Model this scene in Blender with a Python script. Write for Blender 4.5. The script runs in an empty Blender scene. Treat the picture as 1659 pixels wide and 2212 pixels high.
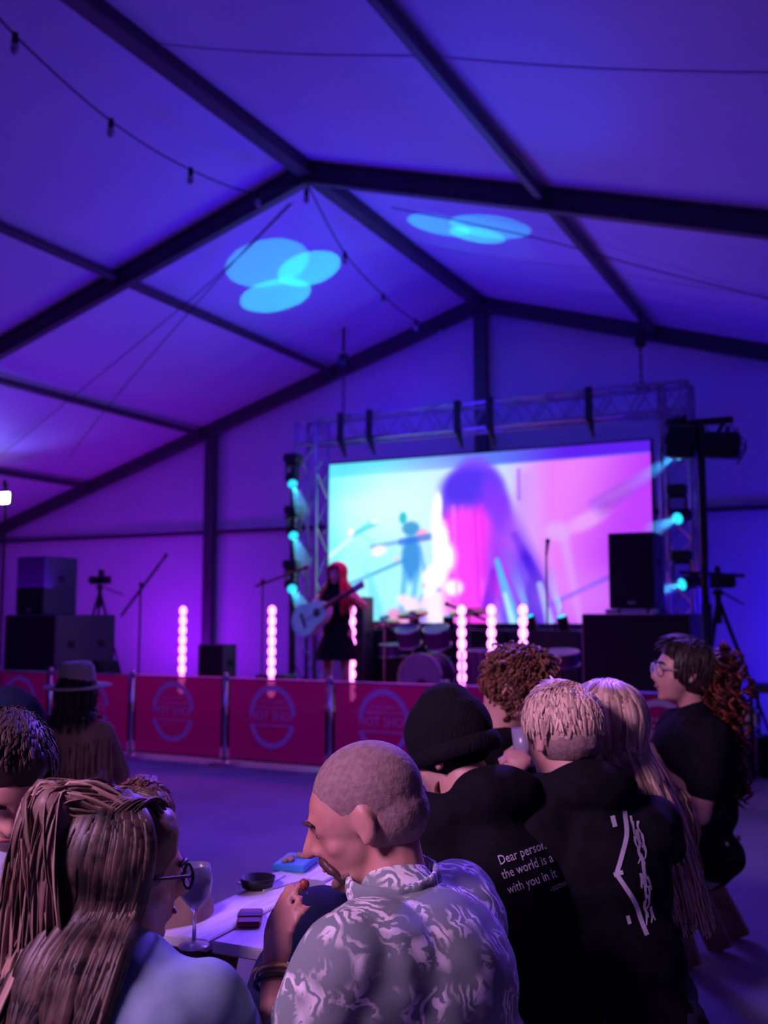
import bpy, bmesh, math, random
import numpy as np
from mathutils import Vector as V, Matrix as M, noise
from mathutils.bvhtree import BVHTree
random.seed(7)
C = bpy.context.scene.collection
PI = math.pi
# ------------------------------------------------------------------ camera
F, CX, CY = 2161.2, 829.5, 1106.0            # focal length and centre for a 1659 x 2212 frame
YAW, PITCH, CAMZ = 0.4658, 0.1029, 1.5
sc = bpy.context.scene
cd = bpy.data.cameras.new('camera'); cam = bpy.data.objects.new('camera', cd); C.objects.link(cam); sc.camera = cam
cd.sensor_fit = 'VERTICAL'; cd.sensor_height = 36.0; cd.lens = 36.0 * F / 2212
cam.location = (0, 0, CAMZ); cam.rotation_euler = (PI / 2 + PITCH, 0, YAW)
cd.clip_start = 0.05; cd.clip_end = 100
cd.dof.use_dof = True; cd.dof.focus_distance = 1.9; cd.dof.aperture_fstop = 3.6
FW = V((-math.sin(YAW) * math.cos(PITCH), math.cos(YAW) * math.cos(PITCH), math.sin(PITCH)))
RT = V((math.cos(YAW), math.sin(YAW), 0)); UP = RT.cross(FW)
GF = V((-math.sin(YAW), math.cos(YAW), 0))   # level forward
O = V((0, 0, CAMZ))
def ray(px, py): return FW + RT * ((px - CX) / F) + UP * ((CY - py) / F)
def at(px, py, d): return O + ray(px, py) * d              # point at distance d along the view axis
def atY(px, py, Y): r = ray(px, py); return O + r * (Y / r.y)
def atZ(px, py, z): r = ray(px, py); return O + r * ((z - CAMZ) / r.z)
def G(lat, d, z=0.0): p = RT * lat + GF * d; return V((p.x, p.y, z))
def facing(r, f): return (RT * r + GF * f).normalized()

# ------------------------------------------------------------------ world, exposure, lights
w = bpy.data.worlds.new('night'); sc.world = w; w.use_nodes = True
w.node_tree.nodes['Background'].inputs[0].default_value = (0.012, 0.006, 0.10, 1); w.node_tree.nodes['Background'].inputs[1].default_value = 0.25
sc.view_settings.view_transform = 'Standard'; sc.view_settings.look = 'None'
sc.view_settings.exposure = 0.0; sc.view_settings.gamma = 1.0; sc.view_settings.use_curve_mapping = False
def lamp(name, kind, loc, tgt, energy, col, size=0.2, angle=40, blend=0.5, sy=None):
    l = bpy.data.lights.new(name, kind); l.energy = energy; l.color = col
    o = bpy.data.objects.new(name, l); C.objects.link(o); o.location = loc
    if tgt is not None: o.rotation_euler = (V(tgt) - V(loc)).to_track_quat('-Z', 'Y').to_euler()
    if kind == 'AREA':
        l.size = size
        if sy: l.shape = 'RECTANGLE'; l.size_y = sy
    elif kind == 'SPOT': l.spot_size = math.radians(angle); l.spot_blend = blend; l.shadow_soft_size = size
    else: l.shadow_soft_size = size
    return o
XA, ZA, SL = -5.263, 6.15, 0.307             # ridge x, ridge height, roof slope
Y1, Y2 = 8.69, 13.69                          # near frame, gable frame
BLUE = (0.010, 0.002, 1.0); CYAN = (0.03, 0.55, 1.0)
# added wash lamps without fixtures, standing in for the blue and pink stage lighting
lamp('wash_ridge', 'AREA', (-5.5, 10.2, 2.6), (-5.4, 9.6, 6.2), 112, BLUE, 1.2)
lamp('wash_near_roof', 'AREA', (-2.6, 5.6, 2.6), (-3.4, 6.2, 6.0), 16, BLUE, 1.6)
lamp('wash_right_roof', 'SPOT', (-0.5, 10.6, 1.2), (-1.2, 5.4, 5.0), 110, (0.02, 0.002, 1.0), 0.3, 100, 1.0)
lamp('wash_left_roof', 'AREA', (-10.5, 9.5, 1.9), (-10.5, 9.6, 4.6), 36, (0.16, 0.003, 1.0), 1.5)
lamp('wash_left_far', 'AREA', (-13.2, 10.8, 1.0), (-13.2, 12.5, 3.2), 26, (0.34, 0.02, 1.0), 1.0)
lamp('wash_gable_left', 'AREA', (-10.6, 12.4, 0.75), (-10.4, 13.7, 2.2), 34, (0.32, 0.004, 1.0), 1.6, sy=0.3)
lamp('wash_gable_mid', 'AREA', (-6.8, 12.0, 4.9), (-6.2, 13.7, 3.4), 11, (0.04, 0.002, 1.0), 1.4)
lamp('wash_gable_right', 'AREA', (-0.6, 11.8, 0.7), (0.2, 13.7, 2.4), 62, (0.025, 0.004, 1.0), 1.4)
lamp('wash_stage_front', 'AREA', (-6.2, 9.5, 4.6), (-6.2, 11.5, 0.5), 24, (0.08, 0.01, 1.0), 2.0)
lamp('wash_crowd', 'SPOT', (-5.2, 8.9, 4.6), (-1.6, 3.6, 0.2), 800, (0.11, 0.036, 1.0), 0.5, 75, 0.9)
lamp('wash_crowd_rim', 'SPOT', (-1.5, 6.8, 4.6), (-0.4, 2.0, 1.1), 2300, (0.22, 0.08, 1.0), 0.3, 36, 0.9)
lamp('fence_front_fill', 'SPOT', (-3.6, 3.4, 5.0), (-6.2, 8.5, 0.5), 640, (0.10, 0.04, 1.0), 0.4, 82, 0.9)  # added fill above the crowd, turns banner fronts and nearby floor bluer
lamp('banner_backlight', 'AREA', (-6.4, 9.7, 2.3), (-6.4, 8.4, 0.5), 22, (1.0, 0.04, 0.7), 5.0, sy=0.4)
# added pinkish key light on the near people, from an unseen source behind the camera
lamp('crowd_key_light', 'SPOT', (-2.3, -1.3, 3.5), (-1.1, 2.4, 0.9), 800, (0.90, 0.44, 1.0), 0.5, 62, 0.9)

# ------------------------------------------------------------------ mesh helpers
class MB:
    def __init__(s): s.v = []; s.f = []; s.a = []
    def add(s, vs, fs, a=0.0):
        n = len(s.v); s.v += [tuple(x) for x in vs]; s.f += [tuple(i + n for i in f) for f in fs]; s.a += [a] * len(vs)
    def box(s, c, d, R=None, bev=0.0):
        x, y, z = d[0] / 2, d[1] / 2, d[2] / 2; b = min(bev, x * .9, y * .9, z * .9)
        if b <= 0:
            P = [V((i * x, j * y, k * z)) for i in (-1, 1) for j in (-1, 1) for k in (-1, 1)]
            Fc = [(0, 1, 3, 2), (4, 6, 7, 5), (0, 4, 5, 1), (2, 3, 7, 6), (0, 2, 6, 4), (1, 5, 7, 3)]
        else:
            P = []; idx = {}
            for i in (-1, 1):
                for j in (-1, 1):
                    for k in (-1, 1):
                        for ax in range(3):
                            q = [i * x, j * y, k * z]
                            for m in range(3):
                                if m != ax: q[m] -= (i, j, k)[m] * b
                            idx[(i, j, k, ax)] = len(P); P.append(V(q))
            Fc = []; S = (-1, 1)
            for sg in S:
                Fc.append([idx[(sg, j, k, 0)] for j, k in ((-1, -1), (1, -1), (1, 1), (-1, 1))])
                Fc.append([idx[(i, sg, k, 1)] for i, k in ((-1, -1), (-1, 1), (1, 1), (1, -1))])
                Fc.append([idx[(i, j, sg, 2)] for i, j in ((-1, -1), (1, -1), (1, 1), (-1, 1))])
            for a1 in S:
                for a2 in S:
                    Fc.append([idx[(a1, a2, -1, 0)], idx[(a1, a2, 1, 0)], idx[(a1, a2, 1, 1)], idx[(a1, a2, -1, 1)]])
                    Fc.append([idx[(a1, -1, a2, 0)], idx[(a1, 1, a2, 0)], idx[(a1, 1, a2, 2)], idx[(a1, -1, a2, 2)]])
                    Fc.append([idx[(-1, a1, a2, 1)], idx[(1, a1, a2, 1)], idx[(1, a1, a2, 2)], idx[(-1, a1, a2, 2)]])
                    for a3 in S: Fc.append([idx[(a1, a2, a3, 0)], idx[(a1, a2, a3, 1)], idx[(a1, a2, a3, 2)]])
        c = V(c)
        s.add([c + (R @ p if R else p) for p in P], Fc); return s
    def tube(s, pts, rad, n=8, flat=1.0, cap=True, a=0.0, side=None):
        pts = [V(p) for p in pts]
        if not isinstance(rad, (list, tuple)): rad = [rad] * len(pts)
        ring = []; ref = V(side) if side else None
        for i, p in enumerate(pts):
            t = (pts[min(i + 1, len(pts) - 1)] - pts[max(i - 1, 0)])
            if t.length < 1e-9: t = V((0, 0, 1))
            t.normalize()
            if ref is None: ref = V((0, 0, 1)) if abs(t.z) < .9 else V((1, 0, 0))
            u = ref - t * ref.dot(t)
            if u.length < 1e-6: u = t.orthogonal()
            u.normalize(); ref = u; q = t.cross(u)
            ring.append([p + (u * math.cos(2 * PI * k / n) + q * math.sin(2 * PI * k / n) * flat) * rad[i] for k in range(n)])
        vs = [x for r in ring for x in r]; fs = []
        for i in range(len(pts) - 1):
            for k in range(n): fs.append((i * n + k, i * n + (k + 1) % n, (i + 1) * n + (k + 1) % n, (i + 1) * n + k))
        if cap: fs.append(tuple(range(n))[::-1]); fs.append(tuple((len(pts) - 1) * n + k for k in range(n)))
        s.add(vs, fs, a); return s
    def ball(s, c, r, R=None, seg=12, rings=8):
        if not isinstance(r, (list, tuple)): r = (r, r, r)
        c = V(c); vs = [V((0, 0, r[2]))]
        for i in range(1, rings):
            th = PI * i / rings
            for k in range(seg): vs.append(V((r[0] * math.sin(th) * math.cos(2 * PI * k / seg), r[1] * math.sin(th) * math.sin(2 * PI * k / seg), r[2] * math.cos(th))))
        vs.append(V((0, 0, -r[2]))); fs = []
        for k in range(seg):
            k2 = (k + 1) % seg; fs.append((0, 1 + k, 1 + k2))
            for i in range(rings - 2): fs.append((1 + i * seg + k, 1 + (i + 1) * seg + k, 1 + (i + 1) * seg + k2, 1 + i * seg + k2))
            b = 1 + (rings - 2) * seg; fs.append((b + k, len(vs) - 1, b + k2))
        s.add([c + (R @ v if R else v) for v in vs], fs); return s
    def lathe(s, prof, c=(0, 0, 0), R=None, n=24):
        c = V(c); vs = []; fs = []
        for r, z in prof:
            for k in range(n):
                p = V((r * math.cos(2 * PI * k / n), r * math.sin(2 * PI * k / n), z)); vs.append(c + (R @ p if R else p))
        for i in range(len(prof) - 1):
            for k in range(n): fs.append((i * n + k, i * n + (k + 1) % n, (i + 1) * n + (k + 1) % n, (i + 1) * n + k))
        fs.append(tuple(range(n))[::-1]); fs.append(tuple((len(prof) - 1) * n + k for k in range(n)))
        s.add(vs, fs); return s
    def prism(s, poly, h, Mx=None):
        n = len(poly); vs = [V((x, y, 0)) for x, y in poly] + [V((x, y, h)) for x, y in poly]
        fs = [tuple(range(n))[::-1], tuple(range(n, 2 * n))] + [(i, (i + 1) % n, n + (i + 1) % n, n + i) for i in range(n)]
        s.add([(Mx @ v if Mx else v) for v in vs], fs); return s
    def mesh(s, name='m', smooth=False, attr=False):
        me = bpy.data.meshes.new(name); me.from_pydata(s.v, [], s.f)
        bm = bmesh.new(); bm.from_mesh(me); bmesh.ops.recalc_face_normals(bm, faces=bm.faces); bm.to_mesh(me); bm.free()
        if attr:
            at_ = me.attributes.new('shade', 'FLOAT', 'POINT'); at_.data.foreach_set('value', s.a)
        if smooth: me.polygons.foreach_set('use_smooth', [True] * len(me.polygons))
        return me
    def build(s, name, mat, parent=None, smooth=False, attr=False): return obj(name, s.mesh(name, smooth, attr), mat, parent)
def obj(name, me, mat, parent=None):
    o = bpy.data.objects.new(name, me); C.objects.link(o)
    if mat and not len(me.materials): me.materials.append(mat)
    if parent: o.parent = parent
    return o
def tag(o, label, cat, group=None, kind=None):
    if label: o['label'] = label
    if cat: o['category'] = cat
    if group: o['group'] = group
    if kind: o['kind'] = kind
    return o
def empty(name, label, cat, loc=(0, 0, 0), rz=0.0, group=None):
    o = bpy.data.objects.new(name, None); C.objects.link(o); o.location = loc; o.rotation_euler = (0, 0, rz); o.empty_display_size = 0.1
    return tag(o, label, cat, group)
def copy_tree(o, parent=None):
    c = o.copy(); C.objects.link(c); c.parent = parent
    for ch in list(o.children): copy_tree(ch, c)
    return c
def Rz(a): return M.Rotation(a, 3, 'Z')
def Rx(a): return M.Rotation(a, 3, 'X')
def Ry(a): return M.Rotation(a, 3, 'Y')
def smoothpath(P, n=6):
    P = [V(p) for p in P]; out = []
    for i in range(len(P) - 1):
        p0, p1, p2, p3 = P[max(i - 1, 0)], P[i], P[i + 1], P[min(i + 2, len(P) - 1)]
        for k in range(n):
            t = k / n; out.append(0.5 * ((2 * p1) + (p2 - p0) * t + (2 * p0 - 5 * p1 + 4 * p2 - p3) * t * t + (3 * p1 - p0 - 3 * p2 + p3) * t ** 3))
    return out + [P[-1]]

# ------------------------------------------------------------------ materials
def mat(name, col, rough=0.6, metal=0.0, col2=None, scale=8.0, stretch=(1, 1, 1), bump=0.0, spec=0.5, detail=4, lo=.35, hi=.65, sheen=0):
    m = bpy.data.materials.new(name); m.use_nodes = True; nt = m.node_tree; b = nt.nodes['Principled BSDF']
    b.inputs['Base Color'].default_value = (*col, 1); b.inputs['Roughness'].default_value = rough; b.inputs['Metallic'].default_value = metal
    b.inputs['Specular IOR Level'].default_value = spec
    if sheen: b.inputs['Sheen Weight'].default_value = sheen
    tc = nt.nodes.new('ShaderNodeTexCoord'); mp = nt.nodes.new('ShaderNodeMapping'); mp.inputs['Scale'].default_value = stretch
    nz = nt.nodes.new('ShaderNodeTexNoise'); nz.inputs['Scale'].default_value = scale; nz.inputs['Detail'].default_value = detail
    nt.links.new(tc.outputs['Object'], mp.inputs[0]); nt.links.new(mp.outputs[0], nz.inputs['Vector'])
    c2 = col2 or tuple(x * .82 for x in col)
    r = nt.nodes.new('ShaderNodeValToRGB'); r.color_ramp.elements[0].color = (*c2, 1); r.color_ramp.elements[1].color = (*col, 1)
    r.color_ramp.elements[0].position = lo; r.color_ramp.elements[1].position = hi
    nt.links.new(nz.outputs[0], r.inputs[0]); nt.links.new(r.outputs[0], b.inputs['Base Color'])
    if bump:
        bp = nt.nodes.new('ShaderNodeBump'); bp.inputs['Strength'].default_value = bump; bp.inputs['Distance'].default_value = 0.01
        nt.links.new(nz.outputs[0], bp.inputs['Height']); nt.links.new(bp.outputs[0], b.inputs['Normal'])
    return m
def emit(name, col, st, base=(0.02, 0.02, 0.02)):
    m = mat(name, base, 0.4); b = m.node_tree.nodes['Principled BSDF']
    b.inputs['Emission Color'].default_value = (*col, 1); b.inputs['Emission Strength'].default_value = st; return m
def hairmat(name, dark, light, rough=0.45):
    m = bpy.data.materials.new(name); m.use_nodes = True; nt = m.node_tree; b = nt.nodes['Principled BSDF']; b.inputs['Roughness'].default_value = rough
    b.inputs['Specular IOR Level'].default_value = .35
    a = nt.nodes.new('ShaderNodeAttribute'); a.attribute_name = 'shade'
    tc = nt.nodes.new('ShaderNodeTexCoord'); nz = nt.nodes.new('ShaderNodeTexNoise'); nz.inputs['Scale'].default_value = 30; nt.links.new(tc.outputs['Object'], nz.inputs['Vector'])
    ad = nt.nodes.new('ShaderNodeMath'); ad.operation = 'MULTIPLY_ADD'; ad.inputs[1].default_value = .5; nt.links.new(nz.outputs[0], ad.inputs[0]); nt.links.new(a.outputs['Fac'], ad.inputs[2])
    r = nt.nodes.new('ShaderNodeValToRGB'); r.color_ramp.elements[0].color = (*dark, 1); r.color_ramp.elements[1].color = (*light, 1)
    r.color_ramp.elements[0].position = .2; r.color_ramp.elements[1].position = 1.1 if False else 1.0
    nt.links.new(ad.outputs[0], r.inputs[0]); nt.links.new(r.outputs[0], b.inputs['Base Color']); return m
pvc = mat('tent_pvc', (0.72, 0.72, 0.74), 0.55, col2=(0.66, 0.66, 0.70), scale=0.7, bump=0.05)
alu = mat('frame_aluminium', (0.075, 0.07, 0.08), 0.5, 0.2, scale=3)
galv = mat('brushed_steel', (0.55, 0.55, 0.58), 0.3, 0.9, scale=12)
black = mat('black_plastic', (0.012, 0.012, 0.014), 0.55, scale=20)
blackm = mat('black_paint', (0.015, 0.015, 0.018), 0.4, col2=(0.01, 0.01, 0.012), scale=30)
grille = mat('speaker_grille', (0.01, 0.01, 0.011), 0.7, scale=120, bump=0.4)
floorm = mat('concrete', (0.34, 0.33, 0.35), 0.75, col2=(0.25, 0.25, 0.27), scale=0.9, bump=0.05, detail=8)
wood = mat('table_wood', (0.42, 0.30, 0.17), 0.6, col2=(0.28, 0.18, 0.09), scale=6, stretch=(1, 9, 9))
tabletop = mat('pale_table_board', (0.80, 0.78, 0.76), 0.45, col2=(0.62, 0.60, 0.60), scale=5, stretch=(1, 8, 8))
skinF = mat('skin_fair', (0.62, 0.36, 0.27), 0.5, col2=(0.52, 0.27, 0.20), scale=14, bump=.04)
skinT = mat('skin_ruddy', (0.56, 0.29, 0.21), 0.5, col2=(0.46, 0.20, 0.14), scale=12, bump=.06)
clothblk = mat('black_cotton', (0.010, 0.010, 0.014), 0.95, col2=(0.006, 0.006, 0.009), scale=20, bump=.1, spec=.1)
clothnavy = mat('navy_cotton', (0.012, 0.014, 0.05), 0.9, scale=20, spec=.1)
denim = mat('dark_denim', (0.03, 0.035, 0.07), 0.9, col2=(0.02, 0.025, 0.05), scale=60)
palep = mat('pale_trousers', (0.45, 0.42, 0.42), 0.9, scale=12)
tan = mat('tan_suede', (0.46, 0.31, 0.21), 0.9, col2=(0.34, 0.22, 0.15), scale=9)
felt = mat('hat_felt', (0.68, 0.62, 0.46), 0.9, col2=(0.58, 0.52, 0.38), scale=18)
paledenim = mat('light_blue_shirt', (0.22, 0.33, 0.42), 0.9, col2=(0.16, 0.26, 0.34), scale=14)
eyew = mat('eye_white', (0.35, 0.30, 0.30), 0.3); eyed = mat('iris_dark', (0.05, 0.03, 0.02), 0.15)
lipm = mat('lip', (0.40, 0.15, 0.13), 0.45)
gold = mat('gold_bracelet', (0.75, 0.55, 0.22), 0.3, 0.9)
white = mat('white_plastic', (0.75, 0.75, 0.78), 0.4)
gl = bpy.data.materials.new('clear_plastic'); gl.use_nodes = True
b_ = gl.node_tree.nodes['Principled BSDF']; b_.inputs['Transmission Weight'].default_value = .75; b_.inputs['Roughness'].default_value = .25; b_.inputs['Base Color'].default_value = (.85, .88, .95, 1)

# ------------------------------------------------------------------ the tent
def roofz(x): return ZA - abs(x - XA) * SL
YB = -6.31
fl = MB().box(((XA), 3.6, -0.05), (22, 20.6, 0.1)).build('floor', floorm); fl['kind'] = 'structure'
# roof membrane: two slopes, thin, with slight sag between the frames
ceil = bpy.data.objects.new('ceiling', None); C.objects.link(ceil); ceil['kind'] = 'structure'
bays = [YB, -1.31, 3.69, 8.69, 13.69]
for b in range(4):
    for sg in (-1, 1):
        m = MB(); nx, ny = 24, 12; vs = []
        for i in range(nx + 1):
            for j in range(ny + 1):
                x = XA + sg * 10 * i / nx; y = bays[b] + 5 * j / ny
                sag = -0.05 * math.sin(PI * j / ny) * (0.3 + abs(math.sin(4 * PI * i / nx)) * .7)
                vs.append((x, y, roofz(x) + 0.10 + sag))
        for i in range(nx):
            for j in range(ny): pass
        fs = [(i * (ny + 1) + j, (i + 1) * (ny + 1) + j, (i + 1) * (ny + 1) + j + 1, i * (ny + 1) + j + 1) for i in range(nx) for j in range(ny)]
        m.add(vs, fs); m.add([(a, c, z + 0.012) for a, c, z in vs], [f[::-1] for f in fs])
        m.build('roof_panel', pvc, ceil, smooth=True)
ang = math.atan(SL)
for b in (1, 2, 3):
    for sg in (1,):
        pts = [(XA + sg * 10 * i / 24, bays[b] + 2.5, roofz(XA + sg * 10 * i / 24) + .094 - .05 * (.3 + abs(math.sin(4 * PI * i / 24)) * .7)) for i in range(25)]
        MB().tube(pts, .024, 4, flat=.2, side=(0, 1, 0)).build('seam', pvc, ceil)
for y in bays:
    for sg in (-1, 1):
        L = 10 / math.cos(ang)
        R = Ry(sg * ang)
        c = V((XA + sg * 5, y, roofz(XA + sg * 5)))
        m = MB().box(c, (L, 0.12, 0.24), R, 0.01)
        for zz in (-.07, .07): m.box(c + R @ V((0, 0, zz)), (L, 0.14, 0.02), R)
        m.build('rafter', alu, ceil)
        x = XA + sg * 10; MB().box((x, y, 1.54), (0.22, 0.12, 3.08), None, 0.01).build('post', alu, ceil)
    MB().box((XA, y, ZA - 0.02), (0.5, 0.16, 0.16), None, 0.02).build('ridge_plate', alu, ceil)
for dx, rr in ((0, .085), (2.56, .05), (5.1, .045), (7.58, .045), (9.9, .06), (-2.53, .045), (-5.1, .045), (-7.58, .045), (-9.9, .06)):
    x = XA + dx; z = roofz(x) + 0.0
    for b in range(4):
        MB().box((x, bays[b] + 2.5, z), (rr * 2, 4.9, rr * 1.7), Ry(0 if dx == 0 else (ang if dx > 0 else -ang)), 0.01).build('ridge_beam' if dx == 0 else 'purlin', alu, ceil)
# gable wall: pleated panels between uprights
wb = bpy.data.objects.new('wall_back', None); C.objects.link(wb); wb['kind'] = 'structure'
ups = [XA - 10, XA - 5.0, XA, XA + 5, XA + 10]
ups[1] = atY(452, 1200, Y2).x
for k in range(4):
    x0, x1 = ups[k], ups[k + 1]; m = MB(); nx, nz = 40, 14; vs = []
    for i in range(nx + 1):
        for j in range(nz + 1):
            x = x0 + (x1 - x0) * i / nx; zt = roofz(x); z = zt * j / nz
            wr = 0.02 * noise.noise((x * 3.1, k, z * .45)) + 0.012 * noise.noise((x * 7, z * 1.2, 3))
            vs.append((x, Y2 + 0.12 + wr * 1.6 * (1 - .5 * j / nz), z))
    fs = [(i * (nz + 1) + j, (i + 1) * (nz + 1) + j, (i + 1) * (nz + 1) + j + 1, i * (nz + 1) + j + 1) for i in range(nx) for j in range(nz)]
    m.add(vs, fs); m.build('wall_panel', pvc, wb, smooth=True)
for x in ups[1:4]: MB().box((x, Y2, roofz(x) / 2 - .05), (0.20, 0.12, roofz(x) - .1), None, 0.01).build('upright', alu, wb)
MB().box((XA, Y2 + .03, 1.395 + CAMZ), (20, 0.05, 0.07), None, 0.005).build('rail', alu, wb)
for sg, nm in ((-1, 'wall_left'), (1, 'wall_right')):
    x = XA + sg * 10.1; m = MB(); vs = []; n = 60
    for i in range(n + 1):
        y = YB + 20 * i / n
        for z in (0, 1.5, 3.1): vs.append((x + .03 * noise.noise((y * 2, z, 5)), y, z))
    fs = [(i * 3 + j, (i + 1) * 3 + j, (i + 1) * 3 + j + 1, i * 3 + j + 1) for i in range(n) for j in range(2)]
    m.add(vs, fs); o = m.build(nm, pvc, smooth=True); o['kind'] = 'structure'

# ------------------------------------------------------------------ festoon strings and wires in the roof
def roofhit(px, py):
    r = ray(px, py)
    for sg in (-1, 1):
        # z = ZA+.1 - sg*(x-XA)*SL
        den = r.z + sg * r.x * SL; t = (ZA + .07 - CAMZ + sg * XA * SL) / den; p = O + r * t
        if sg * (p.x - XA) >= 0 and t > 0: return p
socketm = black; bulbm = mat('bulb_glass_off', (0.5, 0.5, 0.55), 0.1)
def festoon(label, pts, bulbs):
    t = empty('string_lights', label, 'string lights', pts[0], group=None)
    base = V(pts[0]); P = [V(p) - base for p in pts]
    MB().tube(smoothpath(P, 5), 0.009, 6).build('cable', black, t, smooth=True)
    for q in bulbs:
        q = V(q) - base
        s = MB().tube([q + V((0, 0, .02)), q + V((0, 0, -.06))], [.022, .026], 8).build('socket', socketm, t)
        MB().ball(q + V((0, 0, -.10)), (.033, .033, .045)).build('bulb', bulbm, s, smooth=True)
A1 = V((XA, Y1 - .1, ZA - .15))
def under(px, py, k=.95):
    p = roofhit(px, py); return O + (p - O) * k
b1 = [under(33, 77, .93), under(240, 262, .93), under(412, 367, .94), under(557, 418, .955)]
festoon('unlit festoon string sagging towards the ridge from the upper left roof', [under(-60, -40, .95)] + b1 + [A1], b1)
b2 = [atY(662, 412, 8.7), atY(745, 547, 10.0), atY(828, 638, 11.3), atY(898, 693, 12.5), atY(953, 703, 13.3)]
festoon('unlit festoon string running from the ridge joint down to the gable rafter', [A1 + V((0, .1, 0))] + b2[1:], b2)
for i, (lab, P) in enumerate((
        ('thin wire slanting from the ridge joint down the left roof slope', [under(625, 440, .93), under(490, 582, .96), under(265, 840, .96), under(150, 985, .985)]),
        ('thinner wire beside it over the cyan light patch on the left', [under(632, 438, .93), under(420, 640, .96), under(0, 985, .985)]),
        ('thin wire crossing the right roof bay below the dark rafter', [under(845, 448, .985), under(1150, 512, .97), under(1400, 580, .97), under(1680, 650, .985)]))):
    o = MB().tube(smoothpath([p for p in P], 5), 0.007, 5).build('wire', black, smooth=True); tag(o, lab, 'wire')

# ------------------------------------------------------------------ stage deck
DK = 0.46
xr = atY(1500, 1470, 9.75).x
xl = XA - 9.2
st = empty('stage', 'low black stage deck behind the red banner fence', 'stage', (0, 0, 0))
n = 7; wd = (xr - xl) / n
for i in range(n):
    for j in range(3):
        MB().box((xl + wd * (i + .5), 9.6 + 1.2 * (j + .5), DK - .03), (wd - .012, 1.188, .06), None, .006).build('deck_panel', black, st)
for i in range(n):
    MB().box((xl + wd * (i + .5), 9.63, (DK - .06) / 2), (wd - .02, .02, DK - .06)).build('skirt', clothblk, st)
for i in range(n + 1):
    for y in (9.75, 13.0): MB().tube([(min(max(xl + wd * i, xl + .05), xr - .05), y, 0), (min(max(xl + wd * i, xl + .05), xr - .05), y, DK - .06)], .024, 8).build('leg', galv, st)

# ------------------------------------------------------------------ banner fence
YF = 8.5
redm = bpy.data.materials.new('banner_mesh_fabric'); redm.use_nodes = True; nt = redm.node_tree; nt.nodes.clear()
def banner_shader(nt, col):
    out = nt.nodes.new('ShaderNodeOutputMaterial'); d = nt.nodes.new('ShaderNodeBsdfDiffuse'); t = nt.nodes.new('ShaderNodeBsdfTranslucent'); tr = nt.nodes.new('ShaderNodeBsdfTransparent')
    d.inputs[0].default_value = (*col, 1); t.inputs[0].default_value = (*col, 1); tr.inputs[0].default_value = (.85, .5, .6, 1)
    a = nt.nodes.new('ShaderNodeMixShader'); a.inputs[0].default_value = .5; b = nt.nodes.new('ShaderNodeMixShader'); b.inputs[0].default_value = .07
    nt.links.new(d.outputs[0], a.inputs[1]); nt.links.new(t.outputs[0], a.inputs[2]); nt.links.new(a.outputs[0], b.inputs[1]); nt.links.new(tr.outputs[0], b.inputs[2]); nt.links.new(b.outputs[0], out.inputs[0])
banner_shader(nt, (0.46, 0.008, 0.15))
printm = bpy.data.materials.new('banner_white_print'); printm.use_nodes = True; printm.node_tree.nodes.clear(); banner_shader(printm.node_tree, (0.85, 0.80, 0.90))
def text_mesh(body, size, depth=0.002, align='CENTER'):
    cu = bpy.data.curves.new('t', 'FONT'); cu.body = body; cu.size = size; cu.extrude = depth / 2; cu.align_x = align; cu.align_y = 'CENTER'; cu.resolution_u = 2
    o = bpy.data.objects.new('t', cu); C.objects.link(o); dg = bpy.context.evaluated_depsgraph_get()
    me = bpy.data.meshes.new_from_object(o.evaluated_get(dg)); bpy.data.objects.remove(o); return me
FH = 0.89
posts = [(-8, 0), (108, 0), (285, 0), (487, 0), (713, 0), (965, 0), (1240, 0), (1572, 0)]
PX = [atY(p, 1500, YF).x for p, _ in posts]
lab_post = ['beside the banner cut by the left photo edge', 'just left of the hat wearer', 'right of the hat wearer', 'under the blue light smudge, left of the second full ring logo', 'behind the shaved head of the man', 'beside the beanie wearer', 'hidden near the blond short-haired head', 'at the right end of the fence, by the flight case']
for i, x in enumerate(PX):
    t = empty('fence_post', 'silver fence post ' + lab_post[i], 'post', (x, YF, 0), group='posts of the red banner fence')
    MB().tube([(0, 0, 0.012), (0, 0, FH)], .021, 12).build('pole', galv, t, smooth=True)
    MB().lathe([(.17, 0), (.17, .008), (.05, .02), (.03, .03)], n=24).build('foot', galv, t)
    MB().ball((0, 0, FH), .026).build('cap', galv, t, smooth=True)
    MB().box((0, 0, FH - .035), (.07, .03, .035), None, .005).build('hook', black, t)
text_hot = text_mesh('HOT SHOP', .125); text_small = text_mesh('FOOD & DRINKS', .038)
lab_ban = ['red banner with half a ring logo at the left photo edge', 'red banner behind the person in the wide-brimmed hat', 'red ring-logo banner right of the hat, under the first pink light tube', 'red ring-logo banner under the second pink light tube', 'red ring-logo banner behind the shaved head, under a blue light smear', 'red banner behind the black beanie and the bowed red-haired man', 'red ring-logo banner beside the woman with glasses']
def ring(m, cx, cz, rx, rz, wdt, y0, y1, a0=0, a1=2 * PI, n=48):
    vs = []; fs = []
    for k in range(n + 1):
        a = a0 + (a1 - a0) * k / n
        for q in (1, 1 - wdt):
            for y in (y0, y1): vs.append((cx + rx * q * math.cos(a), y, cz + rz * q * math.sin(a)))
    for k in range(n):
        i = k * 4; j = i + 4
        fs += [(i, j, j + 2, i + 2), (i + 1, i + 3, j + 3, j + 1), (i, i + 1, j + 1, j), (i + 2, j + 2, j + 3, i + 3)]
    m.add(vs, fs)
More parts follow.
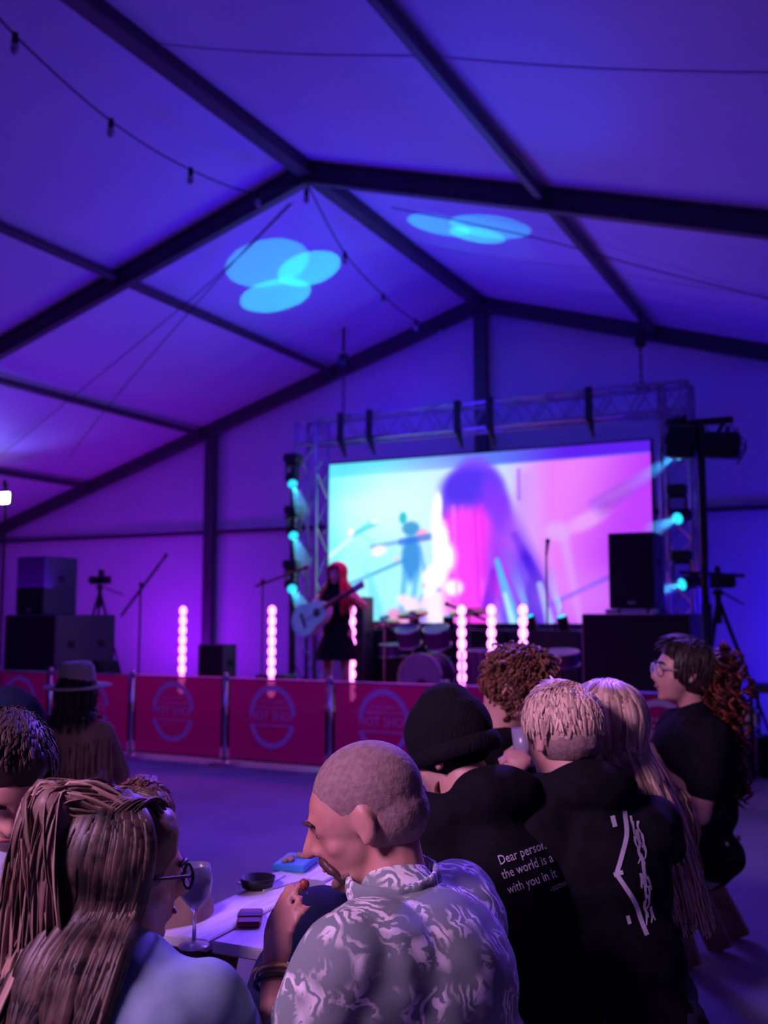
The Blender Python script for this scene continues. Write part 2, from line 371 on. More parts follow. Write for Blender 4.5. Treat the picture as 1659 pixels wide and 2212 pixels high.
for i in range(len(PX) - 1):
    x0, x1 = PX[i] + .055, PX[i + 1] - .055; W = x1 - x0
    if i == 6: x1 = x0 + W * .97
    t = empty('fence_banner', lab_ban[i], 'banner', ((x0 + x1) / 2, YF, 0), group='red banners of the fence')
    m = MB(); nx = 24; vs = []
    for side in (0, 1):
        for a in range(nx + 1):
            for bb in range(9):
                x = -W / 2 + W * a / nx; z = .06 + (FH - .09) * bb / 8
                vs.append((x, .006 * math.sin(a * .9 + i) * math.sin(PI * a / nx) + side * .003, z))
    N = (nx + 1) * 9; fs = []
    for a in range(nx):
        for bb in range(8):
            q = (a * 9 + bb, (a + 1) * 9 + bb, (a + 1) * 9 + bb + 1, a * 9 + bb + 1); fs.append(q)
    m.add(vs[:N], fs); m.build('fabric', redm, t, smooth=True)
    MB().tube([(-W / 2 - .05, 0, FH - .03), (W / 2 + .05, 0, FH - .03)], .011, 8).build('top_rail', galv, t)
    MB().tube([(-W / 2 - .05, 0, .06), (W / 2 + .05, 0, .06)], .009, 8).build('bottom_rail', black, t)
    # ring logo
    m = MB(); rx = .27; rz = .31; cz = .50
    if i == 0: off = -.05
    else: off = (-.05, 0.0, -.05, -.04, -.03, -.02, .1)[i]
    ring(m, off, cz, rx, rz, .17, -.012, -.010, .10, PI - .10); ring(m, off, cz, rx, rz, .17, -.012, -.010, PI + .28, 2 * PI - .28)
    m.build('ring_logo', printm, t)
    o = obj('lettering', text_hot.copy(), printm, t); o.location = (off, -.012, cz + .005); o.rotation_euler = (PI / 2, 0, 0); o.scale = (.86, 1, 1)
    o = obj('small_lettering', text_small.copy(), printm, t); o.location = (off, -.012, cz + .145); o.rotation_euler = (PI / 2, 0, 0)
    m = MB(); m.box((off, -.011, cz - .085), (.44, .002, .012)); m.box((off, -.011, cz + .09), (.44, .002, .008)); m.build('logo_bar', printm, t)

# ------------------------------------------------------------------ LED screen on the truss goalpost
YS = 12.5
tl, tr_, br, bl = atY(707, 1003, YS), atY(1404, 952, YS), atY(1410, 1345, YS), atY(710, 1345, YS)
x0, x1, zt, zb = tl.x, tr_.x, (tl.z + tr_.z) / 2, bl.z
def paint():
    nu, nv = 260, 150
    U, Vv = np.meshgrid(np.linspace(0, 1, nu), np.linspace(0, 1, nv), indexing='ij')
    # photo-like coordinates of the picture shown: X 0..720, Y 0..400 (down)
    X = U * 700; Y = (1 - Vv) * 385
    img = np.zeros((nu, nv, 3))
    def sm(a, lo, hi): t = np.clip((a - lo) / (hi - lo), 0, 1); return t * t * (3 - 2 * t)
    left = np.array([0.60, 0.98, 1.0]); mid = np.array([0.72, 0.85, 1.0]); right = np.array([0.86, 0.42, 0.99]); rr = np.array([.68, .20, .97])
    t1 = sm(X, 120, 330)[..., None]; t2 = sm(X, 380, 520)[..., None]; t3 = sm(X + (Y * .3), 560, 720)[..., None]
    img[:] = left * (1 - t1) + mid * t1; img = img * (1 - t2) + right * t2; img = img * (1 - t3) + rr * t3
    def blend(mask, col, k=1.0):
        nonlocal img; mm = (np.clip(mask, 0, 1) * k)[..., None]; img = img * (1 - mm) + np.array(col) * mm
    def ell(cx, cy, rx, ry, soft=.25, rot=0.0):
        c, s = math.cos(rot), math.sin(rot); dx = X - cx; dy = Y - cy; a = (dx * c + dy * s) / rx; b = (-dx * s + dy * c) / ry
        return 1 - sm(np.sqrt(a * a + b * b), 1 - soft, 1 + soft)
    def seg(x0, y0, x1, y1, w0, w1=None, soft=3.0):
        w1 = w0 if w1 is None else w1; L2 = (x1 - x0) ** 2 + (y1 - y0) ** 2
        t = np.clip(((X - x0) * (x1 - x0) + (Y - y0) * (y1 - y0)) / L2, 0, 1)
        d = np.hypot(X - x0 - t * (x1 - x0), Y - y0 - t * (y1 - y0)); wv = w0 + (w1 - w0) * t
        return 1 - sm(d, wv - soft, wv + soft)
    # band at the top: the tent roof in the picture
    band = 1 - sm(Y - (32 - X * .012), -3, 6)
    blend(band, [.20, .80, .95], .75); blend(band * sm(X, 100, 330), [.30, .30, .90], .8); blend(band * sm(X, 380, 560), [.30, .07, .88], .9)
    blend(ell(60, 60, 60, 26, .6), [.35, .95, .95], .45); blend(ell(10, 150, 26, 190, .7), [.35, .9, 1], .5)
    blend(ell(250, 110, 110, 90, .8), [.80, .93, .97], .7); blend(ell(130, 110, 90, 70, .9), [.85, 1, .97], .7)
    for s in ((0, 238, 66, 175, 4), (66, 175, 116, 142, 6)): blend(seg(*s), [.25, .86, .88], .55)
    blend(seg(0, 232, 60, 182, 5), [.9, 1, 1], .8)
    blend(seg(80, 170, 115, 196, 2), [.4, .85, .9], .6); blend(seg(70, 172, 118, 152, 5), [.30, .82, .86], .8)
    blend(ell(60, 168, 9, 9), [1, .93, .97], .9); blend(ell(116, 144, 9, 7), [.95, 1, 1], .9)
    blend(seg(45, 298, 185, 240, 4), [.25, .55, .85], .8); blend(seg(110, 205, 260, 185, 5), [.35, .55, .90], .7); blend(seg(95, 240, 90, 330, 3), [.5, .85, .95], .6)
    blend(ell(127, 215, 18, 12, .35, -.2), [1, .92, .95], 1); blend(ell(228, 182, 14, 14), [1, .62, .80], .95); blend(ell(168, 236, 6, 6), [1, .7, .8], .8)
    # the figure with tripod in the picture
    blend(ell(184, 140, 9, 14), [.10, .70, .78], .9); blend(ell(202, 165, 20, 16), [.15, .50, .78], .85); blend(ell(203, 235, 22, 55, .3), [.13, .45, .82], .85)
    blend(seg(188, 270, 180, 360, 6), [.30, .65, .95], .8); blend(seg(215, 270, 205, 350, 6), [.3, .65, .95], .7); blend(seg(222, 210, 240, 300, 4), [.3, .6, .95], .7)
    blend(seg(255, 185, 180, 196, 8), [.15, .40, .85], .7)
    # pale beam, hands, guitar
    blend(seg(105, 270, 125, 385, 6, 22, 8), [.35, .82, 1], .6); blend(seg(330, 255, 190, 390, 16, 26, 8), [.20, .42, .95], .8)
    for c in ((190, 335, 22, 14, .5), (205, 355, 16, 30, .3), (175, 385, 22, 20, 0), (240, 330, 12, 30, .6), (255, 345, 14, 30, .5)): blend(ell(c[0], c[1], c[2], c[3], .35, c[4]), [1, .86, .93], .9)
    blend(ell(166, 372, 22, 20, .5), [1, .35, .72], .7); blend(ell(215, 378, 30, 12, .6), [.85, .4, .95], .6); blend(ell(95, 380, 10, 12), [1, .8, .95], .9)
    blend(seg(250, 300, 285, 306, 10), [.10, .08, .55], .85); blend(ell(238, 300, 8, 8), [1, .4, .7], .9)
    # the singer's head in close-up: dark crown, blown-out rim, pink hair
    blend(ell(345, 150, 78, 140, .12), [.42, .22, .97], .95); blend(ell(335, 78, 64, 46, .3), [.26, .16, .88], .9)
    blend(seg(385, 130, 455, 360, 34, 66, 20), [.34, .12, .93], .85)
    blend(seg(262, 110, 262, 165, 10, 13, 4), [1, 1, 1], 1); blend(seg(268, 165, 285, 290, 20, 24, 7), [1, 1, 1], 1); blend(seg(285, 230, 250, 280, 10, 22, 6), [1, 1, 1], 1)
    blend(ell(270, 355, 34, 46, .35), [1, .90, .98], 1); blend(ell(300, 350, 26, 40, .5), [1, .6, .95], .9); blend(ell(250, 300, 14, 30, .3, .5), [1, 1, 1], .95)
    blend(ell(392, 215, 40, 115, .5, -.12), [.60, .22, .98], .8); wob = 6 * np.sin(Y / 34.0); X0_ = X; X = X + wob; hp = seg(322, 160, 332, 380, 50, 44, 24) * sm(Y, 92, 150); X = X0_; blend(hp, [1, .22, .95], 1)
    for yy, rx_, ry_, xx in ((110, 9, 26, 264), (150, 12, 20, 259), (190, 17, 30, 270), (235, 24, 34, 280), (275, 22, 26, 262), (305, 20, 18, 298)): blend(ell(xx, yy, rx_, ry_, .45), [1, 1, 1], 1)
    for xx, ww, cc in ((298, 4, [1, .42, .95]), (345, 3, [.75, .12, .95]), (318, 3, [1, .25, .85]), (360, 5, [.88, .15, .98])): blend(seg(xx, 120, xx + 8, 340, ww, ww, 4), cc, .6)
    blend(ell(392, 120, 22, 70, .5, -.25), [.45, .18, .95], .7); blend(seg(372, 350, 385, 270, 14, 8, 6), [.35, .10, .88], .8)
    blend(ell(400, 300, 26, 44, .5), [.75, .12, .80], .5); blend(ell(440, 290, 22, 34, .5), [.35, .25, .98], .6); blend(ell(470, 340, 22, 60, .4), [.10, .05, .75], .8)
    blend(seg(430, 190, 480, 300, 8, 12, 6), [.16, .05, .78], .7)
    # beams in the right half
    blend(seg(392, 245, 428, 385, 5, 13, 5), [.20, .80, .98], .8); blend(seg(408, 320, 424, 385, 4, 7, 3), [.8, 1, 1], .7)
    blend(seg(480, 300, 500, 385, 6, 9, 4), [.55, .85, 1], .8); blend(seg(530, 200, 560, 385, 10, 5, 8), [.80, .60, 1], .6)
    blend(ell(575, 165, 42, 17, .5, -.45), [.88, .62, 1], .7); blend(ell(516, 185, 24, 20, .6), [.82, .62, 1], .7); blend(seg(620, 120, 700, 70, 8, 5, 6), [.78, .40, 1], .5)
    blend(seg(500, 345, 620, 285, 5), [.22, .15, .85], .8); blend(seg(455, 60, 430, 200, 10, 30, 20), [.72, .35, .98], .4)
    blend(ell(560, 330, 110, 60, .8), [.85, .50, .98], .5); blend(seg(440, 45, 440, 110, 4), [.55, .25, .85], .6)
    return nu, nv, np.clip(img, 0, 1)
nu, nv, img = paint()
scr = empty('led_screen', 'bright video wall showing a long-haired singer in close-up behind the stage', 'screen', ((x0 + x1) / 2, YS, zb))
W, H = x1 - x0, zt - zb
m = MB(); vs = [(-W / 2 + W * i / (nu - 1), 0, H * j / (nv - 1)) for i in range(nu) for j in range(nv)]
fs = [(i * nv + j, (i + 1) * nv + j, (i + 1) * nv + j + 1, i * nv + j + 1) for i in range(nu - 1) for j in range(nv - 1)]
me = bpy.data.meshes.new('display'); me.from_pydata(vs, [], fs)
ca = me.color_attributes.new('picture', 'FLOAT_COLOR', 'POINT'); ca.data.foreach_set('color', np.concatenate([img.reshape(-1, 3), np.ones((nu * nv, 1))], 1).ravel())
sm_ = bpy.data.materials.new('screen_picture'); sm_.use_nodes = True; nt = sm_.node_tree; b = nt.nodes['Principled BSDF']; b.inputs['Base Color'].default_value = (0.01, .01, .01, 1)
a = nt.nodes.new('ShaderNodeAttribute'); a.attribute_name = 'picture'; g = nt.nodes.new('ShaderNodeGamma'); g.inputs[1].default_value = 1.9
nt.links.new(a.outputs['Color'], g.inputs[0]); nt.links.new(g.outputs[0], b.inputs['Emission Color']); b.inputs['Emission Strength'].default_value = 1.12
o = obj('display', me, sm_, scr)
MB().box((0, .05, H / 2), (W + .05, .08, H + .05), None, .01).build('cabinet', black, scr)

def truss(P, Q, wdt, name_lab, cat='truss', n=None, grp=None):
    P, Q = V(P), V(Q); L = (Q - P).length; t = (Q - P).normalized()
    u = V((0, 1, 0)); v = t.cross(u)
    e = empty('truss', name_lab, cat, P, group=grp); n = n or max(3, int(L / wdt / 1.1))
    cs = [u * (a * wdt / 2) + v * (b2 * wdt / 2) for a, b2 in ((-1, -1), (1, -1), (1, 1), (-1, 1))]
    for c in cs: MB().tube([c, c + t * L], .025, 8).build('chord', galv, e, smooth=True)
    for f in range(4):
        m = MB(); a, b2 = cs[f], cs[(f + 1) % 4]
        for k in range(n):
            p = a if k % 2 == 0 else b2; q = b2 if k % 2 == 0 else a
            m.tube([p + t * L * k / n, q + t * L * (k + 1) / n], .010, 5)
        m.build('lacing', galv, e)
    return e
YT = 12.25
TW = .34
txl = atY(672, 1200, YT).x; txr = atY(1470, 1200, YT).x
zt2 = (atY(1000, 905, YT).z)
truss((txl, YT, DK), (txl, YT, zt2 + .18), TW, 'aluminium truss tower left of the video wall')
truss((txr, YT, DK), (txr, YT, zt2 + .18), TW, 'aluminium truss tower right of the video wall behind the lighting stand')
truss((txl - .17, YT, zt2), (txr + .17, YT, zt2), TW, 'horizontal truss beam hung above the video wall', n=26)
for px in (738, 800, 990, 1060, 1275):
    p = atY(px, 940, YT - .18)
    t = empty('hanging_bracket', 'dark hanging bracket ' + {738: 'at the left end of the top truss', 800: 'over the left part of the video wall', 990: 'left of centre over the video wall', 1060: 'right of centre over the video wall', 1275: 'over the right part of the video wall'}[px], 'bracket', (p.x, YT - .2, zt2), group='brackets on the top truss')
    MB().box((0, -.02, 0), (.09, .05, .42), None, .01).build('clamp', black, t)
    MB().tube([(0, 0, -.2), (0.01, .12, zt - zt2 + .03)], [.05, .02], 6).build('strap', black, t)
for px, py0, py1, lab in ((742, 822, 905, 'chain hoist hanging from the gable rafter, left of the video wall'), (1383, 738, 850, 'chain hoist hanging from the gable rafter, right of the video wall')):
    P, Q = atY(px, py0, YT), atY(px, py1 + 10, YT)
    x = P.x; P = V((x, YT, roofz(x) - .12)); Q = V((x, YT, zt2 + .2))
    t = empty('chain_hoist', lab, 'hoist', P)
    D = Q - P
    MB().tube([(0, 0, .05), D * .25], .02, 8).build('sling', black, t)
    MB().box(D * .35 + V((0, 0, 0)), (.13, .12, .20), None, .03).build('motor', black, t)
    m = MB(); k = 0; z0 = D.z * .45
    while z0 > D.z:
        m.box((0, 0, z0), (.03 if k % 2 else .012, .012 if k % 2 else .03, .045), None, .004); z0 -= .04; k += 1
    m.build('chain', black, t)
    MB().box(D, (.16, .16, .05), None, .01).build('clamp', black, t)

# ------------------------------------------------------------------ light fixtures with lit haze
lensm = emit('cyan_lens', (.02, .62, 1.0), 1.6); lens_dim = emit('blue_lens', (.01, .35, .9), .8)
def hazemat(name, dens, col=(1, 1, 1)):
    m = bpy.data.materials.new(name); m.use_nodes = True; nt = m.node_tree; nt.nodes.remove(nt.nodes['Principled BSDF'])
    s = nt.nodes.new('ShaderNodeVolumeScatter'); s.inputs['Density'].default_value = dens; s.inputs['Color'].default_value = (*col, 1); s.inputs['Anisotropy'].default_value = .2
    nt.links.new(s.outputs[0], nt.nodes['Material Output'].inputs['Volume']); return m
haze = hazemat('haze', 1.6)
def moving_head(label, P, tgt, up=False, beam=1.0, energy=40, col=CYAN, r=.07, lens=lensm, grp=None, ang_=6):
    P = V(P); D = (V(tgt) - P).normalized()
    e = empty('moving_head_light', label, 'stage light', P, group=grp); Q = D.to_track_quat('Z', 'Y').to_matrix()
    MB().lathe([(r * .7, -.24), (r * 1.1, -.2), (r * 1.15, -.02), (r * 1.08, 0), (r * 1.0, .004)], R=Q, n=20).build('head', black, e, smooth=False)
    MB().lathe([(r * .95, .004), (r * .8, .012), (.01, .018)], R=Q, n=20).build('lens', lens, e)
    s = -1 if up else 1
    m = MB()
    for sx in (-1, 1): m.box((sx * (r * 1.35), 0, s * .1 - (D * .1).z), (.02, .06, .24), None, .006)
    m.box((0, 0, s * .22 - (D * .1).z), (r * 2.9, .08, .03), None, .006); m.build('yoke', black, e)
    MB().box((0, 0, s * .30 - (D * .1).z), (.22, .20, .12), None, .02).build('base', black, e)
    if beam:
        MB().tube([D * .02, D * beam], [r * .8, r * .9 + beam * math.tan(math.radians(ang_ / 2))], 20).build('light_beam', haze, e)
        lamp('beam_lamp', 'SPOT', P + D * .03, P + D * 3, energy * 2.0, col, .03, 24, .5)
    return e
for px, py, tp in ((632, 1045, (700, 1230)), (634, 1157, (700, 1330)), (631, 1272, (700, 1390))):
    P = atY(px, py, 11.7); T = atY(tp[0], tp[1], 10.4)
    moving_head({1045: 'topmost of the three cyan moving heads on the left pole', 1157: 'middle of the three cyan moving heads on the left pole', 1272: 'lowest of the three cyan moving heads on the left pole'}[py], P, T, beam=.85, energy=26, grp='cyan moving heads left of the video wall')
pp = atY(626, 1200, 11.85)
t = empty('light_pole', 'dark vertical pole carrying three cyan moving heads left of the video wall', 'pole', (pp.x, 11.92, DK))
MB().tube([(0, 0, 0), (0, 0, atY(630, 1000, 11.92).z - DK)], .04, 10).build('pole', black, t); MB().box((0, 0, .02), (.5, .5, .03), None, .01).build('base_plate', black, t)
for py in (1010, 1120, 1236): MB().tube([(0, 0, atY(630, py, 11.9).z - DK), (0, -.2, atY(630, py, 11.9).z - DK)], .02, 8).build('bracket_arm', black, t)
for px, py, tx, ty, ln in ((1463, 982, 1330, 1070, 1.3), (1464, 1120, 1395, 1150, .6), (1474, 1262, 1360, 1295, .75)):
    P = atY(px, py, 11.6); T = atY(tx, ty, 11.0)
    moving_head({982: 'topmost cyan moving head on the right truss tower, under the black lamp bank', 1120: 'middle cyan moving head on the right truss tower', 1262: 'lowest cyan moving head on the right truss tower'}[py], P, T, beam=ln, energy=30, col=(.02, .40, 1), grp='cyan moving heads on the right tower')
# heads standing on the low black boxes along the back
YR = 11.9
zr = atY(1000, 1360, YR).z
for k, (p0, p1) in enumerate(((790, 945), (947, 1100), (1102, 1256))):
    a, b2 = atY(p0, 1360, YR), atY(p1, 1360, YR)
    o = MB().box(((a.x + b2.x) / 2, YR + .1, (zr + DK) / 2), (b2.x - a.x - .01, .42, zr - DK), None, .015).build('riser_box', black)
    tag(o, 'low black riser box under the video wall, ' + ('behind the drum kit at left', 'behind the central light tubes', 'at the right by the big subwoofer')[k], 'riser box', 'riser boxes under the video wall')
for px, lab, D, bm in ((830, 'small moving head on the riser, first right of the performer', (-.1, -.2, 1), 0), (893, 'small moving head on the riser above the drum kit', (-.1, -.3, 1), 0), (968, 'small moving head on the riser beside the tall light tube', (0, -.2, 1), 0), (1143, 'moving head on the riser with a beam rising left over the screen', (-.22, -.35, 1), .9), (1213, 'moving head on the riser with a bright beam near the subwoofer', (-.16, -.35, 1), .62)):
    P = V((atY(px, 1340, YR).x, YR, zr + .37)); P.z = atY(px, 1332, YR).z
    moving_head(lab, P, P + V(D), up=True, beam=bm, energy=30, lens=lens_dim if not bm else lensm, r=.06, grp='moving heads on the riser')
# soft-edged circles of cyan light thrown onto the roof
def gobo(src, px, py, half, energy, col=(0.0, .50, 1.0)):
    T = roofhit(px, py); S = V(src); lamp('gobo_beam', 'SPOT', S, T, energy, col, .012, math.degrees(2 * math.atan(half / (T - S).length)), .12)
S1 = V((atY(830, 1340, YR).x, YR, zr + .42)); S2 = V((atY(968, 1340, YR).x, YR, zr + .42))
S3 = V((txl, 11.6, 2.4))
gobo(S1, 580, 572, .53, 520, (0, .75, .9)); gobo(S1 + V((.5, 0, 0)), 668, 580, .42, 620, (0, .95, .75)); gobo(S1 + V((.9, 0, 0)), 597, 638, .47, 620, (0, .95, .75))
gobo((-8.7, 11.8, 3.1), 945, 486, .34, 1500, (0, .4, .8)); gobo((-8.9, 11.8, 3.3), 1052, 490, .36, 1700, (0, .45, .8)); gobo((-8.8, 11.6, 3.2), 1030, 506, .27, 1000, (0, 1, .6))
lamp('gobo_blue', 'SPOT', (-4.6, 11.6, 1.0), roofhit(1105, 190), 420, (.0, .06, 1), .05, 22, 1); lamp('gobo_blue', 'SPOT', (-5.6, 11.6, 1.0), roofhit(700, 262), 300, (.0, .12, 1), .05, 12, 1)
lamp('guitar_fill_spot', 'SPOT', (-8.4, 7.4, 5.0), atY(680, 1320, 9.32), 300, (.25, .45, 1), .05, 9, .6); lamp('fence_spot', 'SPOT', (-2.2, 12.0, 3.6), atY(818, 1512, YF), 700, (.02, .15, 1), .02, 3.4, .5); lamp('fence_spot', 'SPOT', (-9.2, 11.0, 3.4), atY(515, 1508, YF), 160, (.02, .05, 1), .02, 4, .5)  # the guitar lamp is added to brighten the guitar, no fixture behind it

# ------------------------------------------------------------------ pink pixel tubes
cell_on = emit('pink_cell', (1.0, .20, .82), 4.6, (.3, .1, .2)); 
tube_px = [(397, 1318, 'first', 'in front of the left gable upright'), (589, 1320, 'second', 'left of the performer'), (761, 1320, '', 'partly hidden by the performer'), (998, 1320, '', 'right of the kick drum'), (1062, 1318, '', 'between two others right of the drum kit'), (1130, 1313, '', 'nearest the tall microphone stand')]
proto = None
for k, (px, py, a, b2) in enumerate(tube_px):
    P = atY(px, py, 9.95); e0 = P.z - DK
    if proto is None:
        t = proto = empty('light_tube', '', 'light tube', (P.x, 9.95, DK), group='pink pixel light tubes along the stage')
        MB().lathe([(.11, 0), (.11, .012), (.02, .02)], n=20).build('base', black, t)
        MB().tube([(0, .012, .01), (0, .012, e0 + .05)], .022, 8).build('housing', black, t)
        for c in range(9): MB().ball((0, -.012, e0 - .01 - c * .118), (.05, .035, .06), seg=12, rings=8).build('pixel', cell_on, t, smooth=True)
    else:
        t = copy_tree(proto)
    t.location = (P.x, 9.95, DK + (e0 - (atY(397, 1318, 9.95).z - DK)) * 0)
    t['label'] = 'pink glowing pixel tube ' + b2
    lamp('tube_glow', 'POINT', (P.x, 9.75, 1.2), None, 1.5, (1, .03, .6), .2)

# ------------------------------------------------------------------ speakers and stands
def cabinet(name, label, cat, X0, X1, Yf, dep, z0, z1, handles=1, grp=None, feet=True):
    w_, h_ = X1 - X0, z1 - z0
    e = empty(name, label, cat, ((X0 + X1) / 2, Yf, z0), group=grp)
    cab = mat('cabinet_paint', (.085, .085, .11), .5, scale=60, bump=.1)
    MB().box((0, dep / 2, h_ / 2), (w_, dep, h_), None, .012).build('body', cab, e)
    MB().box((0, -.008, h_ / 2), (w_ - .03, .018, h_ - .03), None, .004).build('grille', grille, e)
    for k in range(handles):
        y = dep * (k + .5 + .0) / handles
        MB().box((w_ / 2, y, h_ * .62), (.012, .13, .09), None, .004).build('handle', black, e)
    MB().box((0, -.019, h_ * .08), (.08, .004, .03)).build('badge', galv, e)
    return e
a, b2 = atY(12, 1328, 10.0), atY(122, 1328, 10.0); zs = atY(60, 1328, 10.0).z
XL0, XL1 = a.x, b2.x
sd = 1.15
cabinet('subwoofer', 'wide black subwoofer at the left end of the stage under a speaker', 'subwoofer', XL0, XL1, 10.0, sd, DK, zs, 2)
a, b2 = atY(40, 1320, 10.15), atY(100, 1320, 10.15)
cabinet('speaker', 'tall black speaker standing on the left subwoofer', 'speaker', a.x, b2.x, 10.1, .62, zs, atY(60, 1203, 10.15).z, 1)
zs2 = atY(1390, 1326, 9.9).z
a, b2 = atY(1256, 1326, 9.9), atY(1490, 1326, 9.9)
cabinet('subwoofer', 'wide dark subwoofer at the right end of the stage under a speaker', 'subwoofer', a.x, b2.x, 9.9, .75, DK, zs2, 1)
a, b2 = atY(1316, 1310, 10.05), atY(1415, 1310, 10.05)
cabinet('speaker', 'tall black speaker standing on the right subwoofer before the screen', 'speaker', a.x, b2.x, 10.05, .5, zs2 + .05, atY(1365, 1150, 10.05).z, 1)
t = empty('speaker_board', 'pale slotted board under the right speaker', 'board', ((a.x + b2.x) / 2, 10.02, zs2))
for k, (c, wv) in enumerate(((-.20, .13), (.02, .26), (.22, .09))): MB().box((c, .02, .025), (wv, .05, .045), None, .012).build('block', white, t)
MB().box((0, .3, .025), (.5, .4, .045)).build('spacer', black, t)
def tripod(label, P, h, spread, top='camera', legs_ang=(0.3, 2.4, 4.5), col=black):
    e = empty('camera_tripod' if top == 'camera' else 'lamp_tripod', label, 'tripod', P)
    for a_ in legs_ang:
        q = V((math.cos(a_) * spread, math.sin(a_) * spread, .01)); top_ = V((0, 0, h))
        l = MB().tube([top_, top_ * .5 + q * .5], .020, 8).tube([top_ * .52 + q * .48, q], .013, 8).build('leg', col, e)
        MB().ball(q + V((0, 0, .01)), .022).build('rubber_foot', black, l)
    MB().tube([(0, 0, h - .25), (0, 0, h + .06)], .03, 10).build('column', col, e)
    MB().lathe([(.05, 0), (.055, .03), (.03, .06)], (0, 0, h + .03)).build('pan_head', col, e)
    if top == 'camera':
        c = MB().box((0, 0, h + .16), (.34, .14, .12), None, .02).build('camera_body', black, e)
        MB().tube([(0, -.07, h + .16), (0, -.2, h + .16)], [.04, .05], 12).build('lens', black, c); MB().box((.0, .02, h + .27), (.05, .12, .1), None, .02).build('viewfinder', black, c); MB().tube([(.05, .05, h + .05), (.2, .3, h - .06)], .01, 6).build('pan_bar', black, e)
    return e
P = atY(216, 1265, 11.4); tripod('video camera on a tripod behind the left subwoofer', (P.x, 11.4, DK), atY(216, 1262, 11.4).z - DK - .1, .42)
P = atY(1550, 1260, 10.3); e = tripod('dark camera tripod standing right of the stage by the lighting stand', (P.x, 10.3, 0), atY(1550, 1270, 10.3).z - .1, .55, legs_ang=(.1, 2.2, 4.3))
# microphone stands
def micstand(label, P, h, boom=None, mic=True, r=.011):
    e = empty('microphone_stand', label, 'mic stand', P)
    MB().tube([(0, 0, .05), (0, 0, h)], r, 8).build('pole', black, e)
    for a_ in (.5, 2.6, 4.7): MB().tube([(0, 0, .09), (math.cos(a_) * .26, math.sin(a_) * .26, .012)], .009, 6).build('leg', black, e)
    tp = V((0, 0, h))
    if boom:
        a_, b_2 = V(boom[0]), V(boom[1]); MB().tube([tp + a_, tp + b_2], r * 1.4, 8).build('boom', black, e); MB().ball(tp, .03).build('clutch', black, e); tp = tp + b_2; dr = (b_2 - a_).normalized()
    else: dr = V((0.15, -.1, 1)).normalized()
    if mic: MB().tube([tp, tp + dr * .14], [.014, .02], 10).ball(tp + dr * .16, .028).build('microphone', black, e)
    return e
P = atY(304, 1262, 11.0); q = atY(262, 1330, 11.0); r_ = atY(345, 1218, 11.0)
micstand('boom microphone stand left of the first pink light tube', (P.x, 11.0, DK), P.z - DK, (q - P, r_ - P), r=.014)
P = atY(1180, 1200, 10.6); micstand('tall straight microphone stand in front of the right side of the screen', (P.x, 10.6, DK), P.z - DK)
P = atY(1063, 1340, 11.4); micstand('short microphone stand behind the central light tubes', (P.x, 11.3, DK), P.z - DK, ((.1, 0, -.05), (-.4, 0, .14)))
P = atY(965, 1410, 9.35); micstand('thin microphone stand standing close behind the fence by the kick drum', (P.x, 9.75, DK), P.z - DK, None, False)
P = atY(652, 1235, 10.2); micstand('boom microphone stand in front of the performer at her left', (P.x - .25, 9.75, DK), P.z - DK - .12, ((-.1, 0, -.06), (.42, .02, .10)))
# lighting stand with two black lamp banks
YL = 9.35
P = atY(1530, 1470, YL); topz = atY(1515, 912, YL).z; xx = atY(1520, 1150, YL).x
t = empty('lighting_stand', 'tall black lighting stand with a crossbar in front of the right tower', 'lighting stand', (xx, YL, 0))
MB().tube([(0, 0, .1), (0, 0, 1.6)], .05, 12).build('lower_pole', blackm, t, smooth=True); MB().tube([(0, 0, 1.5), (0, 0, topz)], .036, 12).build('upper_pole', blackm, t, smooth=True)
for a_ in (.7, 2.3, 3.9, 5.4): MB().tube([(0, 0, .35), (math.cos(a_) * .32, math.sin(a_) * .32, .03)], .022, 8).build('leg', blackm, t)
MB().box((.08, 0, topz), (.42, .06, .06), None, .01).build('crossbar', blackm, t)
zc = atY(1540, 1240, YL).z; MB().tube([(-.22, 0, zc + .02), (.34, 0, zc - .02)], .016, 8).build('lower_arm', blackm, t)
for (p0, y0, p1, y1, lab, rot) in ((1440, 925, 1506, 985, 'black lamp bank on the left half of the lighting stand crossbar', .12), (1520, 940, 1600, 985, 'black lamp bank on the right half of the lighting stand crossbar', .10)):
    a, b2 = atY(p0, y0, YL), atY(p1, y1, YL); c = (a + b2) / 2; wv = b2.x - a.x; hv = a.z - b2.z
    e = empty('lamp_bank', lab, 'stage light', (c.x, YL, c.z), group='lamp banks on the lighting stand')
    e.rotation_euler = (0, rot, 0)
    MB().box((0, 0, 0), (wv, .16, hv + .02), None, .02).build('housing', blackm, e)
    for k in range(3):
        MB().lathe([(.05, 0), (.055, -.02), (.04, -.025)], (wv * (k - 1) / 3.1, -.08, 0), Rx(PI / 2) @ Rx(PI), 14).build('lens', black, e)
    MB().tube([(-.05, 0, hv / 2), (0, 0, hv / 2 + .1)], .02, 6).build('clamp', blackm, e)
    m = MB()
    for k in range(7):
        s = V((random.uniform(-wv / 2, wv / 2), .02, hv / 2)); q = s + V((random.uniform(-.12, .12), 0, -.03)); m.tube(smoothpath([s, (s + q) / 2 + V((0, 0, random.uniform(.05, .14))), q], 4), .006, 5)
    for k in range(3):
        s = V((wv / 2 * (1 if p0 > 1500 else -1), 0, random.uniform(-.05, .1))); m.tube(smoothpath([s, s + V((.05 * (1 if p0 > 1500 else -1), 0, -.06)), s + V((-.02, 0, -.2))], 4), .006, 5)
    m.build('cables', black, e, smooth=True)
